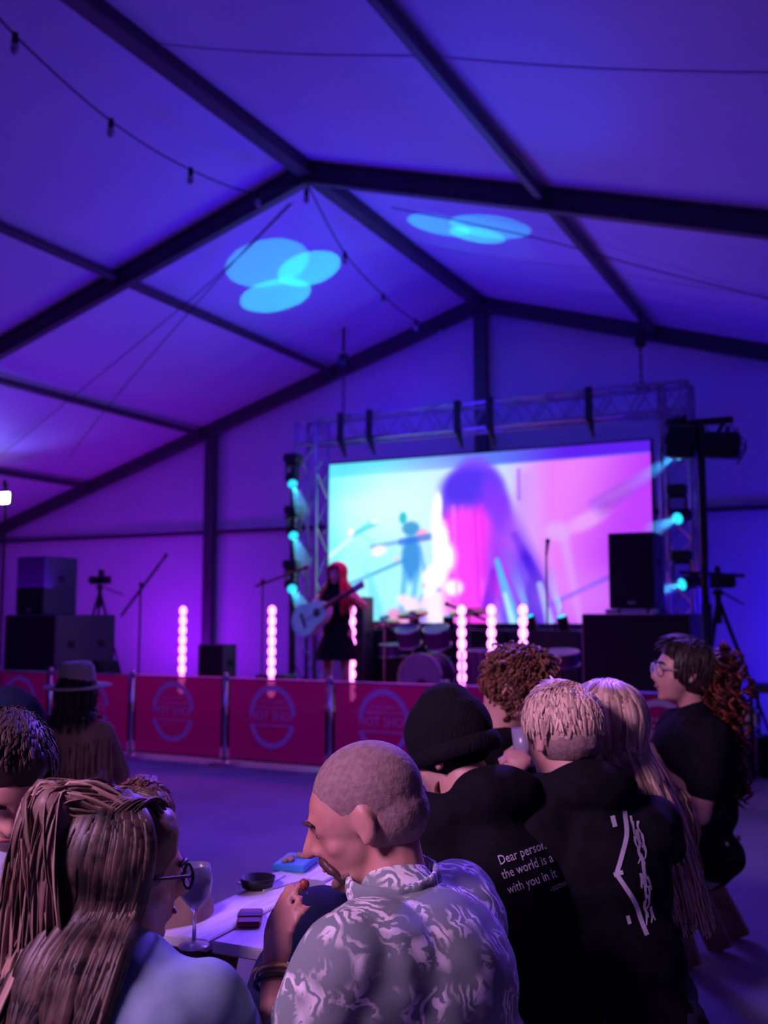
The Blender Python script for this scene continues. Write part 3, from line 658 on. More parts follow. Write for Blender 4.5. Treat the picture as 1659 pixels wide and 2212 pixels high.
# flood lamp at the left edge
P = O + (roofhit(10, 1076) - O) * .90
t = empty('flood_lamp', 'glaring white flood lamp at the left photo edge', 'lamp', P)
MB().box((0, .03, 0), (.26, .06, .2), None, .02).build('housing', black, t)
MB().box((0, -.012, 0), (.23, .02, .17), None, .01).build('lamp_face', emit('white_lamp', (.8, .85, 1), 14), t)
MB().tube([(-.05, .05, .08), (-.08, .06, .3)], .03, 8).build('bracket', black, t); MB().tube([(-.06, .08, .25), (-.06, .08, -P.z + .01)], .022, 8).build('stand', black, t)
lamp('flood_light', 'SPOT', P + V((0, -.08, 0)), P + V((1.6, -.4, .6)), 60, (.12, .12, 1), .1, 120, 1)

# ------------------------------------------------------------------ drum kit and back line
drumsh = mat('drum_shell', (.10, .02, .14), .25, .1, scale=5); skinm = mat('drum_head', (.16, .13, .26), .4); brass = mat('cymbal_brass', (.7, .45, .2), .25, .95)
def drum(parent, c, r, h, R, nm):
    d = MB().lathe([(r, -h / 2), (r, h / 2)], c, R, 28).build(nm, drumsh, parent)
    MB().lathe([(r * .98, h / 2), (r * .98, h / 2 + .006)], c, R, 28).build('drum_head', skinm, d)
    for s in (-1, 1):
        m = MB(); pts = [V(c) + R @ V((math.cos(k * PI / 14) * r * 1.02, math.sin(k * PI / 14) * r * 1.02, s * h / 2)) for k in range(29)]; m.tube(pts, .012, 6); m.build('hoop', galv, d, smooth=True)
    return d
P = atY(922, 1420, 11.1)
t = empty('drum_kit', 'drum kit with pale kick drum head behind the fence at centre stage', 'drum kit', (P.x, 11.1, DK))
kr = .28
k_ = drum(t, (0, 0, kr + .02), kr, .40, Rx(PI / 2 + .0), 'kick_drum')
MB().lathe([(.06, 0), (.065, .01)], (.03, -.21, kr - .05), Rx(PI / 2), 20).build('port', black, k_)
drum(t, (-.22, -.05, .78), .14, .2, Rx(.4), 'tom'); drum(t, (.16, -.05, .78), .15, .22, Rx(.4), 'tom'); drum(t, (-.6, .3, .6), .17, .14, Rx(.05), 'snare_drum'); drum(t, (.62, .2, .42), .2, .4, Rx(.03), 'floor_tom')
for cx_, cy_, cz_, r, tl_ in ((-.62, .1, .95, .2, .25), (-.28, .2, 1.05, .2, .3), (.45, .25, 1.08, .25, .25)):
    s = MB().tube([(cx_, cy_, .02), (cx_, cy_, cz_ + .03)], .012, 6).build('cymbal_stand', galv, t)
    MB().lathe([(r, 0), (r * .3, .02), (.03, .045), (.005, .05)], (cx_, cy_, cz_), Rx(tl_), 28).build('cymbal', brass, s, smooth=True)
MB().box((.0, .75, .5), (.3, .3, .06), None, .02).build('stool', black, t)
P = atY(1195, 1425, 10.6)
t = empty('percussion_drum', 'low drum on a stand with a pink-lit rim left of the right subwoofer', 'drum', (P.x, 10.8, DK))
d = drum(t, (0, 0, P.z - DK), .22, .14, Rx(.15), 'drum'); 
for a_ in (.4, 2.5, 4.6): MB().tube([(math.cos(a_) * .12, math.sin(a_) * .12, P.z - DK - .08), (math.cos(a_) * .2, math.sin(a_) * .2, .01)], .01, 6).build('leg', black, t)
P = atY(455, 1392, 11.0); a, b2 = atY(428, 1392, 11.0), atY(484, 1392, 11.0)
cabinet('guitar_amplifier', 'small dark amplifier box between the first two pink light tubes', 'amplifier', a.x, b2.x, 11.0, .3, DK, P.z, 1)
P = atY(776, 1290, 11.6); a, b2 = atY(765, 1290, 11.6), atY(800, 1290, 11.6)
cabinet('guitar_amplifier', 'upright dark amplifier stack just right of the performer', 'amplifier', a.x, b2.x, 11.4, .3, DK, P.z, 1)
a, b2 = atY(690, 1440, 11.0), atY(770, 1440, 11.0)
cabinet('stage_monitor', 'low floor monitor wedge on the stage by the performer', 'monitor', a.x - .9, a.x - .45, 10.9, .3, DK, DK + .28, 1)
a = atY(250, 1400, 10.9)
e = empty('wedge_monitor', 'dark wedge monitor tilted beside the left subwoofer', 'monitor', (a.x, 10.9, DK))
MB().prism([(-.2, 0), (.22, 0), (.05, .42), (-.12, .42)], .4, M.Rotation(PI / 2, 4, 'X')).build('body', black, e); MB().box((.15, -.2, .2), (.02, .34, .36), Ry(-.35)).build('grille', grille, e)
# floor equipment right of the stage
def flight_case(label, px0, px1, py0, py1, Y, dep=.5):
    a, b2 = atY(px0, py0, Y), atY(px1, py1, Y); zt_, zb_ = a.z, max(b2.z, .0)
    e = empty('flight_case', label, 'flight case', ((a.x + b2.x) / 2, Y, zb_), group='flight cases right of the stage'); wv = b2.x - a.x; hv = zt_ - zb_
    MB().box((0, dep / 2, hv / 2), (wv, dep, hv), None, .01).build('body', black, e)
    m = MB()
    for sx in (-1, 1):
        for z in (0, 1): m.box((sx * (wv / 2 - .012), dep / 2, .012 + z * (hv - .024)), (.03, dep + .01, .03))
        m.box((sx * (wv / 2 - .012), 0, hv / 2), (.03, .012, hv))
    for z in (0, 1): m.box((0, 0, .012 + z * (hv - .024)), (wv, .012, .03))
    m.build('edging', galv, e)
    MB().box((0, -.008, hv * .6), (.08, .012, .06), None, .004).build('latch', galv, e)
    return e
flight_case('dark flight case on the floor right of the fence end, lower of two', 1584, 1636, 1588, 1672, 10.2)
flight_case('small flight case on top of another right of the fence end', 1586, 1634, 1534, 1575, 10.2, .4)
a, b2 = atY(1610, 1482, 9.9), atY(1700, 1505, 9.9)
t = empty('equipment_table', 'black equipment table cut by the right photo edge', 'table', ((a.x + b2.x) / 2, 10.0, 0))
wv = b2.x - a.x; MB().box((0, .2, a.z - .03), (wv, .6, .06), None, .01).build('tabletop', black, t)
for sx in (-1, 1):
    for sy in (-.05, .45): MB().tube([(sx * (wv / 2 - .04), sy, 0), (sx * (wv / 2 - .04), sy, a.z - .06)], .018, 8).build('leg', black, t)
MB().box((.02, .2, .18), (wv * .7, .4, .36), None, .03).build('equipment_bag', clothblk, t)

# ------------------------------------------------------------------ beer tables and benches
def board_table(name, label, cat, C0, L, length, width, zt_, th=.028, planks=2, topm=tabletop, splay=.22, legm=wood, ends=(1, 1), xl=0.0):
    """C0: end point on the floor, L: unit length direction, boards run along L."""
    e = empty(name, label, cat, C0, math.atan2(L.y, L.x))
    pw = width / planks
    for k in range(planks):
        MB().box((length / 2, -width / 2 + pw * (k + .5), zt_ - th / 2), (length, pw - .012, th), None, .004).build('plank', topm, e)
    for sx in (0, 1):
        if not ends[sx]: continue
        off_ = .25 if length > .8 else .07; x = off_ if sx == 0 else length - off_; s = -1 if sx == 0 else 1
        for sy in (-1, 1):
            h = zt_ - th; tp = V((x, sy * (width / 2 - .06), h)); bt = V((x + s * splay, sy * (width / 2 - .02), 0)); d = bt - tp
            m = MB(); q = d.to_track_quat('Z', 'X').to_matrix()
            R = M((V((0, 0, 0)),) * 3) if False else None
            ax = d.normalized(); yv = V((0, 1, 0)); xv = yv.cross(ax).normalized(); yv = ax.cross(xv); R = M((xv, yv, ax)).transposed()
            m.box((tp + bt) / 2, (.115, .035, d.length - .01), R, .004); m.build('leg', legm, e)
        MB().box((x, 0, zt_ - th - .03), (.06, width - .04, .05), None, .004).build('crossbar', legm, e)
    return e
# table A (blue-lit, centre left)
LA = facing(.418, .908)
nl, nr = atZ(392, 2046, .75), atZ(642, 2040, .75)
Wa = .50
rgt = V((LA.y, -LA.x, 0))
ca_ = (nl + nr) / 2; ca_.z = 0
ta = board_table('beer_table', 'blue-lit pale beer table between the woman with glasses and the man in the leaf shirt', 'table', ca_, LA, 2.0, Wa, .75, planks=3)
# bench/table group B (right)
LB = facing(-.79, .62); wB = V((-LB.y, LB.x, 0)); wB = wB if wB.dot(GF) > 0 else -wB
F1, F2 = G(.93, 3.6), G(1.11, 3.83); F3 = G(1.57, 4.7)
nb = (F1 + F2) / 2 - facing(.79, -.62) * .0
board_table('bench', 'wooden bench whose splayed legs show below the black hoodies', 'bench', nb + LB * -.02, LB, 1.3, .27, .47, planks=2, topm=wood, splay=.23)
fb = F3 + LB * .0 - wB * .0
board_table('bench', 'wooden bench under the woman with the red curly ponytail', 'bench', fb + wB * .05, LB, 1.3, .27, .47, planks=2, topm=wood, splay=.23)
board_table('beer_table', 'pale beer table in front of the woman with the red curly ponytail', 'table', (nb + fb) / 2 + LB * .1, LB, 1.3, .46, .75, planks=3, splay=.2)
LC = facing(.45, -.89); 
hb = G(.02, 3.15)
board_table('bench', 'wooden bench beneath the two people in black hoodies', 'bench', hb, LC, 1.75, .27, .45, planks=2, topm=wood, splay=.0)

# ------------------------------------------------------------------ people
def shade(me, v):
    a = me.attributes.new('shade', 'FLOAT', 'POINT'); a.data.foreach_set('value', [v] * len(me.vertices)); return me
def remesh(mb, voxel, smooth=5, wrinkle=0.0, wscale=9.0, wst=(1, 1, 1)):
    me = mb.mesh('blob'); o = bpy.data.objects.new('blob', me); C.objects.link(o)
    r = o.modifiers.new('r', 'REMESH'); r.mode = 'VOXEL'; r.voxel_size = voxel
    if smooth: s_ = o.modifiers.new('s', 'SMOOTH'); s_.iterations = smooth; s_.factor = .5
    dg = bpy.context.evaluated_depsgraph_get(); out = bpy.data.meshes.new_from_object(o.evaluated_get(dg)); bpy.data.objects.remove(o)
    if wrinkle:
        n = len(out.vertices); co = np.empty(n * 3); out.vertices.foreach_get('co', co); co = co.reshape(-1, 3)
        no = np.array([v.normal[:] for v in out.vertices])
        d = np.array([noise.noise((p[0] * wscale * wst[0], p[1] * wscale * wst[1], p[2] * wscale * wst[2])) + .4 * noise.noise((p[0] * wscale * 2.3, p[1] * wscale * 2.3, p[2] * wscale * 2.3 + 9)) for p in co])
        out.vertices.foreach_set('co', (co + no * (d * wrinkle)[:, None]).ravel())
    out.polygons.foreach_set('use_smooth', [True] * len(out.polygons)); return out
def capsule(mb, a, b, ra, rb, n=14):
    a, b = V(a), V(b)
    if (b - a).length < 1e-5: mb.ball(a, ra); return
    t = (b - a).normalized(); P = []; R = []
    for k in range(5): th = PI / 2 * (1 - k / 4); P.append(a - t * ra * math.sin(th)); R.append(max(ra * math.cos(th), ra * .05))
    for k in range(1, 5): P.append(a + (b - a) * k / 5); R.append(ra + (rb - ra) * k / 5)
    for k in range(5): th = PI / 2 * k / 4; P.append(b + t * rb * math.sin(th)); R.append(max(rb * math.cos(th), rb * .05))
    mb.tube(P, R, n)
def ik(S, W, l1, l2, pole):
    S, W = V(S), V(W); d = W - S; L = min(d.length, (l1 + l2) * .995); t = d.normalized(); W = S + t * L
    a = (l1 * l1 - l2 * l2 + L * L) / (2 * L); h = math.sqrt(max(l1 * l1 - a * a, 0)); p = V(pole); p = p - t * p.dot(t); p.normalize()
    return S + t * a + p * h, W
def head_prims(mb, Mh, k=1.0, nose=1.0, jaw=1.0, ears=True, neck_to=None, nr=.058):
    R = Mh.to_3x3(); sc_ = k
    def q(x, y, z): return Mh @ (V((x, y, z)) * sc_)
    def ball(x, y, z, a, b, c, rot=None): mb.ball(q(x, y, z), (a * sc_, b * sc_, c * sc_), R if rot is None else R @ rot, 20, 14)
    ball(0, -.012, .030, .077, .098, .088); ball(0, .030, .015, .068, .066, .075); ball(0, .034, -.035, .060, .058, .062)
    ball(0, .035, -.075, .050 * jaw, .050, .036); ball(0, .072, -.096, .022, .018, .018)
    capsule(mb, q(-.033, .083, .024), q(.033, .083, .024), .013 * sc_, .013 * sc_)
    capsule(mb, q(0, .090, .018), q(0, .112 * nose, -.026), .009 * sc_, .013 * sc_); mb.ball(q(-.012, .098, -.03), .009 * sc_); mb.ball(q(.012, .098, -.03), .009 * sc_)
    ball(0, .088, -.055, .024, .012, .007); ball(0, .087, -.067, .021, .013, .008)
    for s in (-1, 1):
        ball(s * .041, .052, -.026, .022, .024, .022); capsule(mb, q(s * .018, .082, .009), q(s * .046, .074, .008), .0085 * sc_, .0085 * sc_)
        if ears:
            ball(s * .078, -.008, -.004, .009, .020, .033, Rz(s * .35)); ball(s * .080, -.004, -.026, .008, .011, .012)
def face_bits(parent, Mh, k=1.0, brow=None, eyes=True, lips=True, glasses=None):
    def q(x, y, z): return Mh @ (V((x, y, z)) * k)
    R = Mh.to_3x3()
    for s in (-1, 1):
        if eyes:
            e = MB().ball(q(s * .031, .0775, -.001), (.0105 * k, .008 * k, .0055 * k), R).build('eye', eyew, parent, smooth=True)
            MB().ball(q(s * .031, .0838, -.001), .0038 * k).build('iris', eyed, e, smooth=True)
        if brow: MB().tube(smoothpath([q(s * .014, .098, .022), q(s * .032, .097, .028), q(s * .052, .083, .022)], 4), [.003 * k] * 2 + [.0045 * k] * 5 + [.0025 * k] * 2, 6, flat=1.5).build('eyebrow', brow, parent, smooth=True, attr=True)
    if lips: MB().ball(q(0, .0965, -.060), (.022 * k, .006 * k, .006 * k), R).build('lips', lipm, parent, smooth=True)
    if glasses:
        e = MB()
        for s in (-1, 1):
            pts = [q(s * .034 + .025 * math.cos(a), .106, .002 + .019 * math.sin(a) ) for a in [PI * 2 * i / 20 for i in range(21)]]
            e.tube(pts, .0028 * k, 6, cap=False); e.tube([q(s * .058, .104, .008), q(s * .079, .03, .006), q(s * .082, -.02, -.004)], .0026 * k, 6)
        e.tube([q(-.010, .108, .004), q(.010, .108, .004)], .0025 * k, 6)
        g = e.build('glasses', glasses, parent, smooth=True); return g
def hand_prims(mb, Wp, d, pn, side, curl=.5, k=1.0, fist=None):
    """wrist, direction to the fingers, palm normal (way the fingers curl); side +1: thumb on d x pn side"""
    d = V(d).normalized(); pn = V(pn); pn = (pn - d * pn.dot(d)).normalized(); s = d.cross(pn).normalized() * side; Wp = V(Wp)
    R = M((s, pn, d)).transposed()
    mb.ball(Wp + d * .048 * k, (.040 * k, .016 * k, .052 * k), R); mb.ball(Wp + d * .02 * k + s * .018 * k, (.018 * k, .016 * k, .032 * k), R)
    tips = []
    for i, (o_, L) in enumerate(((.030, .072), (.010, .082), (-.010, .076), (-.029, .060))):
        p = Wp + d * (.088 - abs(o_) * .15) * k + s * o_ * k; r = (.0088 - i * .0005) * k; c = curl if not isinstance(curl, (list, tuple)) else curl[i]
        a = c * .7; dd = d.copy(); spread = s * o_ * 1.2
        for j, l in enumerate((.44, .32, .24)):
            dd = (d * math.cos(a) + pn * math.sin(a) + spread * .4).normalized(); q = p + dd * (L * l * k); capsule(mb, p, q, r * (1 - .08 * j), r * (1 - .08 * (j + 1)), 8); p = q; a += c * (1.0 if j == 0 else .8)
        tips.append(p)
    p = Wp + s * .028 * k + d * .025 * k; t1 = p + (s * .7 + d * .8 + pn * .35).normalized() * .040 * k; t2 = t1 + (d * .9 + pn * (.3 + .5 * (curl if not isinstance(curl, (list, tuple)) else curl[0])) - s * .1).normalized() * .034 * k
    capsule(mb, p, t1, .012 * k, .0105 * k, 8); capsule(mb, t1, t2, .0105 * k, .008 * k, 8)
    return tips, t2
def head_matrix(c, yaw, pitch, roll=0): return M.Translation(c) @ (Rz(yaw) @ Rx(-pitch) @ Ry(roll)).to_4x4()
class Person: pass
PEOPLE = []
def person(label, Hw, face, yaw=0, pitch=0, roll=0, pose='sit', lean=.2, side_lean=0.0, sc_h=1.0, build=1.0, male=True, skin=skinF, handL=None, handR=None, poleL=None, poleR=None, handdirs=None,
           shirt=clothblk, sleeve='short', trousers=denim, hood=False, voxel=.011, hem=None, dress=None, shoe=black, seat=.45, nose=1.0, group=None, wr=.006, ears=True, curlL=.5, curlR=.5, knees=None, floorz=0.0, cat='person', shoulders=1.0, sh_tex=None, name='person'):
    """Hw: head centre in the world; face: level unit vector the chest faces"""
    rz = math.atan2(-face.x, face.y); Rw = Rz(rz)
    zp = (seat + .11) if pose == 'sit' else .93
    T = .50 if male else .47
    u = V((math.sin(side_lean), math.sin(lean) * math.cos(side_lean), math.cos(lean) * math.cos(side_lean)))
    P0 = V((0, 0, zp)); NB = P0 + u * T
    hc = NB + (u * .6 + V((0, .25, .6))).normalized() * .165
    target = Hw.z - floorz
    if pose == 'sit': k = (target - seat) / (hc.z - seat); P0 = V((0, 0, seat + (zp - seat) * k)); NB = P0 + u * T * k; hc = V((hc.x, hc.y, target))
    else: k = target / hc.z; P0 = P0 * k; NB = P0 + u * T * k; hc = V((hc.x * k, hc.y * k, target))
    k2 = max(.86, min(1.05, k))
    root = V((Hw.x, Hw.y, floorz)) - Rw @ V((hc.x, hc.y, 0))
    Mh = head_matrix(hc, yaw, pitch, roll)
    def loc(p): return Rw.transposed() @ (V(p) - root)
    right = V((1, 0, 0)); uperp = u.cross(right); hw = (.185 if male else .165) * build ** .5 * shoulders * k2
    SL_, SR = NB - u * .055 * k2 - right * hw, NB - u * .055 * k2 + right * hw
    l1, l2 = .285 * k2, .25 * k2
    bm_ = MB(); J = Person(); J.root = root; J.Rw = Rw; J.Mh = Mh; J.hc = hc; J.k = k2; J.loc = loc; J.NB = NB; J.P0 = P0; J.u = u
    head_prims(bm_, Mh, sc_h, nose, 1.0 if male else .88, ears)
    for s in (-1, 1): capsule(bm_, NB - u * .02, NB - u * .055 * k2 + right * hw * s * .8, .05, .045)
    nb_top = Mh @ V((0, -.025, -.06)); capsule(bm_, NB - u * .02, nb_top, .062 * (1 if male else .85), .056 * (1 if male else .85))
    g = build
    def torso(mb, e=0.0, low=0.0):
        sh = .085 * k2
        R = M((right, uperp.normalized() * -1 if False else u.cross(right).normalized(), u)).transposed()
        P1 = P0 + u * .16 * k2; P2 = P0 + u * .34 * k2
        mb.ball(P0 + u * low, (.165 * g ** .6 * k2 + e, .125 * g * k2 + e, .13 + e), R, 20, 12); mb.ball(P1, (.145 * g * k2 + e, .115 * g * k2 + e, .16 + e), R, 20, 12); mb.ball(P2, (.165 * g ** .7 * k2 + e, .118 * g * k2 + e, .17 + e), R, 20, 12)
        mb.ball(NB - u * .07, (hw + .0 + e, .085 * g ** .5 + e, .065 + e), R, 20, 12); [mb.ball(NB - u * .09 + right * hw * s * .62, ((.095 + e) * g ** .4,) * 3) for s in (-1, 1)]; mb.ball(NB - u * .13, (hw * .98 + e, .10 * g ** .6 + e, .11 + e), R, 20, 12)
        if not male:
            for s in (-1, 1): mb.ball(P2 + right * s * .07 + R @ V((0, -.0, .0)) + (V((0, 1, 0)) - u * u.y) * .085, .06 + e)
        for s in (-1, 1): capsule(mb, NB - u * .035, NB - u * .060 * k2 + right * hw * s * .92, .058 + e, .052 + e)
        capsule(mb, NB - u * .05, NB + u * .01 - V((0, .005, 0)), .085 + e, .06 + e)
    torso(bm_)
    arms = []
    for s, S, h, pole, cu in ((-1, SL_, handL, poleL, curlL), (1, SR, handR, poleR, curlR)):
        W = loc(h) if h is not None else S + V((s * .02, .30 if pose == 'sit' else .08, -.30 if pose == 'sit' else -.50))
        pl = V(pole) if pole is not None else V((s * .6, -.4, -.7))
        E, W = ik(S, W, l1, l2, pl); arms.append((S, E, W))
        capsule(bm_, S, E, .050 * k2 * g ** .4, .038 * k2 * g ** .3); capsule(bm_, E, W, .038 * k2 * g ** .3, .026 * k2)
        hd = (handdirs or {}).get(s); d, pn = (loc(root + Rw @ V((0, 0, 0))) * 0 + (Rw.transposed() @ V(hd[0])), Rw.transposed() @ V(hd[1])) if hd else ((W - E).normalized() + V((0, .1, -.05)), V((0, 0, -1)) if pose == 'sit' else V((-s, 0, 0)))
        J.__dict__['tips%d' % s] = hand_prims(bm_, W, d, pn, 1 if (V(d).cross(V(pn))).dot(V((-s, 0, 0))) > 0 else -1, cu, k2 * (1 if male else .92))
    J.arms = arms
    legs = []
    for i, s in enumerate((-1, 1)):
        Hj = P0 + V((s * .095, 0, -.03))
        if pose == 'sit': K = Hj + V((s * .06, .40 * k2, -.02)); A = V((K.x, K.y + .05, .09))
        else: K = V((s * .10, .03, .50 * k)); A = V((s * .11, -.02, .09))
        if knees: K = V(knees[i][0]); A = V(knees[i][1])
        legs.append((Hj, K, A)); capsule(bm_, Hj, K, .085 * k2 * g ** .5, .055 * k2); capsule(bm_, K, A, .055 * k2, .036 * k2)
        f = (A - V((0, 0, .05))); capsule(bm_, f, f + V((s * .02, .15, -.01)), .036, .028)
    J.legs = legs
    J.seat = seat; J.face = face; PEOPLE.append(J)
    body = obj(name, remesh(bm_, voxel, 4), skin); body.location = root; body.rotation_euler = (0, 0, rz); tag(body, label, cat, group); J.body = body
    # shirt
    m = MB(); torso(m, .014, -.02)
    for (S, E, W), s in zip(arms, (-1, 1)):
        if sleeve == 'long': capsule(m, S, E, .066 * g ** .4, .052 * g ** .3); capsule(m, E, E + (W - E) * .94, .052 * g ** .3, .038)
        elif sleeve == 'short': capsule(m, S, S + (E - S) * .62, .070 * g ** .5, .064 * g ** .4)
        else: m.ball(S, .06)
    if hem: # longer body of the garment
        for q in range(4): m.ball(P0 - u * (.02 + hem * q / 4), ((.17 * g ** .6 + .02) * k2, (.135 * g + .02) * k2, .10), None, 20, 12)
    if hood:
        R = Mh.to_3x3(); b = Mh @ V((0, -.085, -.125)); m.ball(b, (.125, .075, .07), M((right, u.cross(right).normalized(), u)).transposed())
        for t_ in range(9):
            a = PI * t_ / 8; q = NB + u * .045 + V((math.cos(a) * .095, -math.sin(a) * .085 - .005, .0)); m.ball(q, .042)
    J.shirt = obj('shirt' if not dress else 'dress', remesh(m, max(voxel, .008), 14, wr, 9), shirt, body)
    if dress:
        z0 = P0.z + .06; prof = [(.13, z0), (.16, z0 - .12), (.22, z0 - .28), (.265, dress)]
        m = MB(); n = 40; vs = []
        for r, z in prof:
            for q in range(n): a = 2 * PI * q / n; rr = r * (1 + .06 * math.sin(a * 7) * (z0 - z)); vs.append((P0.x + rr * math.cos(a), P0.y + rr * .85 * math.sin(a), z))
        m.add(vs, [(i * n + q, i * n + (q + 1) % n, (i + 1) * n + (q + 1) % n, (i + 1) * n + q) for i in range(3) for q in range(n)]); m.build('skirt', shirt, body, smooth=True)
    elif trousers:
        m = MB(); m.ball(P0, (.175 * g ** .6, .14 * g, .12))
        for H_, K, A in legs: capsule(m, H_, K, .10 * g ** .5, .070); capsule(m, K, A + V((0, 0, .0)), .070, .055)
        obj('trousers', remesh(m, max(voxel, .012), 4, .004, 11), trousers, body)
    for H_, K, A in legs:
        f = V((A.x, A.y, .05)); m = MB(); capsule(m, f - V((0, .02, 0)), f + V((0, .17, -.012)), .047, .036); m.box(f + V((0, .075, -.035)), (.09, .27, .024), None, .01)
        obj('shoe', remesh(m, .012, 3), shoe, body)
    return J
# ---- hair
def locks(J, paths, mat_, name='hair', cap=None, flat=.35, n=6):
    m = MB()
    if cap: m2 = remesh(cap, .008, 3, .003, 40); 
    for pp in paths:
        pts, r, sh = pp[:3]; sd = pp[3] if len(pp) > 3 else None
        P = smoothpath(pts, 4); N = len(P); m.tube(P, [r * (1.0 if i < N * .6 else max(.12, 1 - (i / N - .6) * 2.2)) * (.7 + .3 * min(1, i / 3)) for i in range(N)], n, flat if sd is None else .22, a=sh, side=sd)
    me = m.mesh(name, True, True); o = obj(name, me, mat_, J.body)
    if cap: c = obj('hair_cap', shade(m2, sum(q[2] for q in paths) / len(paths) * .8), mat_, J.body)
    return o
def skull(J, az, el, e=0.0, k=1.0):
    """point on the hair surface; az 0 = back, el 0 = equator, 90 = crown (degrees); local person coords"""
    a, b = math.radians(az), math.radians(el); x = math.sin(a) * math.cos(b); y = -math.cos(a) * math.cos(b); z = math.sin(b)
    return J.Mh @ (V((x * (.080 + e), -.010 + y * (.100 + e), .030 + z * (.092 + e))) * k)
def cap_blob(J, e=.006, k=1.0, low=-.02, front=.045):
    m = MB(); R = J.Mh.to_3x3(); q = lambda x, y, z: J.Mh @ (V((x, y, z)) * k)
    m.ball(q(0, -.016, .034), ((.079 + e) * k, (.098 + e) * k, (.088 + e) * k), R, 22, 14)
    m.ball(q(0, -.035, low), ((.074 + e) * k, (.078 + e) * k, .075 * k), R, 18, 12)
    m.ball(q(0, front - .004, .070), ((.062 + e) * k, (.036 + e) * k, (.040 + e) * k), R, 18, 12); return m
def long_hair(J, mat_, length, n=150, az=135, spread=1.0, r=.011, wave=.0, k=1.0, seed=1, part=0, fall=(0, -.03, -1), light=lambda t, a: t, name='hair', gather=0.0):
    rnd = random.Random(seed); P = []; sm2 = J.shirt.data
    bvh = BVHTree.FromPolygons([v.co[:] for v in sm2.vertices], [p.vertices[:] for p in sm2.polygons])
    fd = V(fall).normalized()
    for i in range(n):
        a = rnd.uniform(-az, az); L = length * rnd.uniform(.78, 1.05)
        e0 = rnd.uniform(50, 82); lf = rnd.uniform(0, .006); p0 = skull(J, a * .8, e0, .012 + lf, k); p1 = skull(J, a, e0 * .5, .019 + lf, k); p2 = skull(J, a, 0, .022 + lf, k); p3 = skull(J, a * .98, -32, .034 + lf, k)
        out = (p2 - skull(J, a, 0, -.03, k)); out.normalize()
        pts = [p0, p1, p2, p3]; q = p3.copy(); st_ = 5; 
        for s in range(1, st_ + 1):
            t = s / st_; ctr = J.Mh @ V((0, -.04, 0)); g_ = V((ctr.x - p3.x, ctr.y - p3.y, 0)) * gather * t
            q = p3 + fd * L * t + out * (.030 * spread * math.sin(t * 2)) + V((math.sin(t * 9 + i) * wave, math.cos(t * 8 + i * 1.7) * wave, 0)) + g_ + V((rnd.uniform(-.006, .006), rnd.uniform(-.006, .006), 0))
            h = bvh.find_nearest(q)
            if h[0] is not None:
                lift = .010 + .016 * rnd.random()
                if (q - h[0]).dot(h[1]) < lift: q = h[0] + h[1] * lift
            pts.append(q)
        P.append((pts, r * rnd.uniform(.7, 1.3), light(rnd.random(), a), skull(J, a + 6, 0, 0) - skull(J, a - 6, 0, 0)))
    m = MB(); hb = J.Mh @ V((0, -.055, -.03)); m.ball(hb, (.070, .060, .085))
    if length > .25:
        end = hb + V((fd.x, 0, 0)) * length; nn_ = 9
        for i in range(nn_ + 1):
            t = i / nn_; c = hb + fd * (length * .92 * t); h = bvh.find_nearest(c); w_ = .085 * (1 - .25 * t)
            if h[0] is not None and (c - h[0]).dot(h[1]) < .012: c = h[0] + h[1] * .008
            m.ball(c, (w_ * (1 - gather * .5 * t), .034 - .014 * t, .07))
    obj('hair_mass', shade(remesh(m, .010, 6, .006, 26, (1, 1, .2)), light(.45, 20)), mat_, J.body)
    return locks(J, P, mat_, name, cap_blob(J, .010, k))
def short_hair(J, mat_, n=420, L=.04, el_min=-30, r=.006, k=1.0, seed=2, curl=0.0, az=128, messy=.5, cape=.004, light=lambda t, el: t):
    rnd = random.Random(seed); P = []
    for i in range(n):
        a = rnd.uniform(-az, az) if rnd.random() < .7 else rnd.uniform(-180, 180); el = rnd.uniform(el_min, 90)
        if abs(a) > az: el = rnd.uniform(48, 90)
        p = skull(J, a, el, .006 + .006 * rnd.random(), k); d = (skull(J, a, el - 25, .004, k) - p).normalized(); w_ = min(1, max(0, (72 - el) / 34)); fw_ = J.Mh.to_3x3() @ V((.25, 1, -.1)); d = (d * w_ + fw_ * (1 - w_)).normalized(); nrm = (skull(J, a, el, .05, k) - p).normalized()
        j = V((rnd.gauss(0, 1), rnd.gauss(0, 1), rnd.gauss(0, 1))) * messy * .4; l = L * rnd.uniform(.6, 1.2)
        if curl: q1 = p + nrm * l * .5 + j * l * .5; q2 = q1 + (d + j) * l * .5; q3 = q2 - nrm * l * .45 + j.cross(nrm) * l * .5; P.append(([p, q1, q2, q3], r, light(rnd.random(), el)))
        else: P.append(([p, p + (d + nrm * .22 + j * .5) * l * .5, p + (d + nrm * .04 + j) * l], r, light(rnd.random(), el), d.cross(nrm)))
    return locks(J, P, mat_, 'hair', cap_blob(J, cape, k, -.01 if el_min < -10 else .02))
def project_on(o, target_J, target, dirw, off=.004):
    """press a flat world-space mesh onto a garment along a world direction"""
    mw = M.Translation(target_J.root) @ target_J.Rw.to_4x4(); inv = mw.inverted(); me = target.data
    bvh = BVHTree.FromPolygons([v.co[:] for v in me.vertices], [p.vertices[:] for p in me.polygons])
    i3 = inv.to_3x3(); d = None if dirw is None else (i3 @ V(dirw)).normalized(); fix = dirw is not None
    for v in o.vertices:
        p = inv @ v.co; d = d if fix else (i3 @ (v.co - O)).normalized(); h = bvh.ray_cast(p, d)
        if h[0] is not None: v.co = h[0] - d * off
        else:
            h = bvh.find_nearest(p); v.co = h[0] - d * off
    return o
h_brown = hairmat('hair_brown_highlights', (.012, .007, .007), (.36, .23, .17)); h_dark = hairmat('hair_dark', (.006, .004, .004), (.05, .03, .025)); h_blond = hairmat('hair_blond', (.16, .10, .06), (.80, .60, .40))
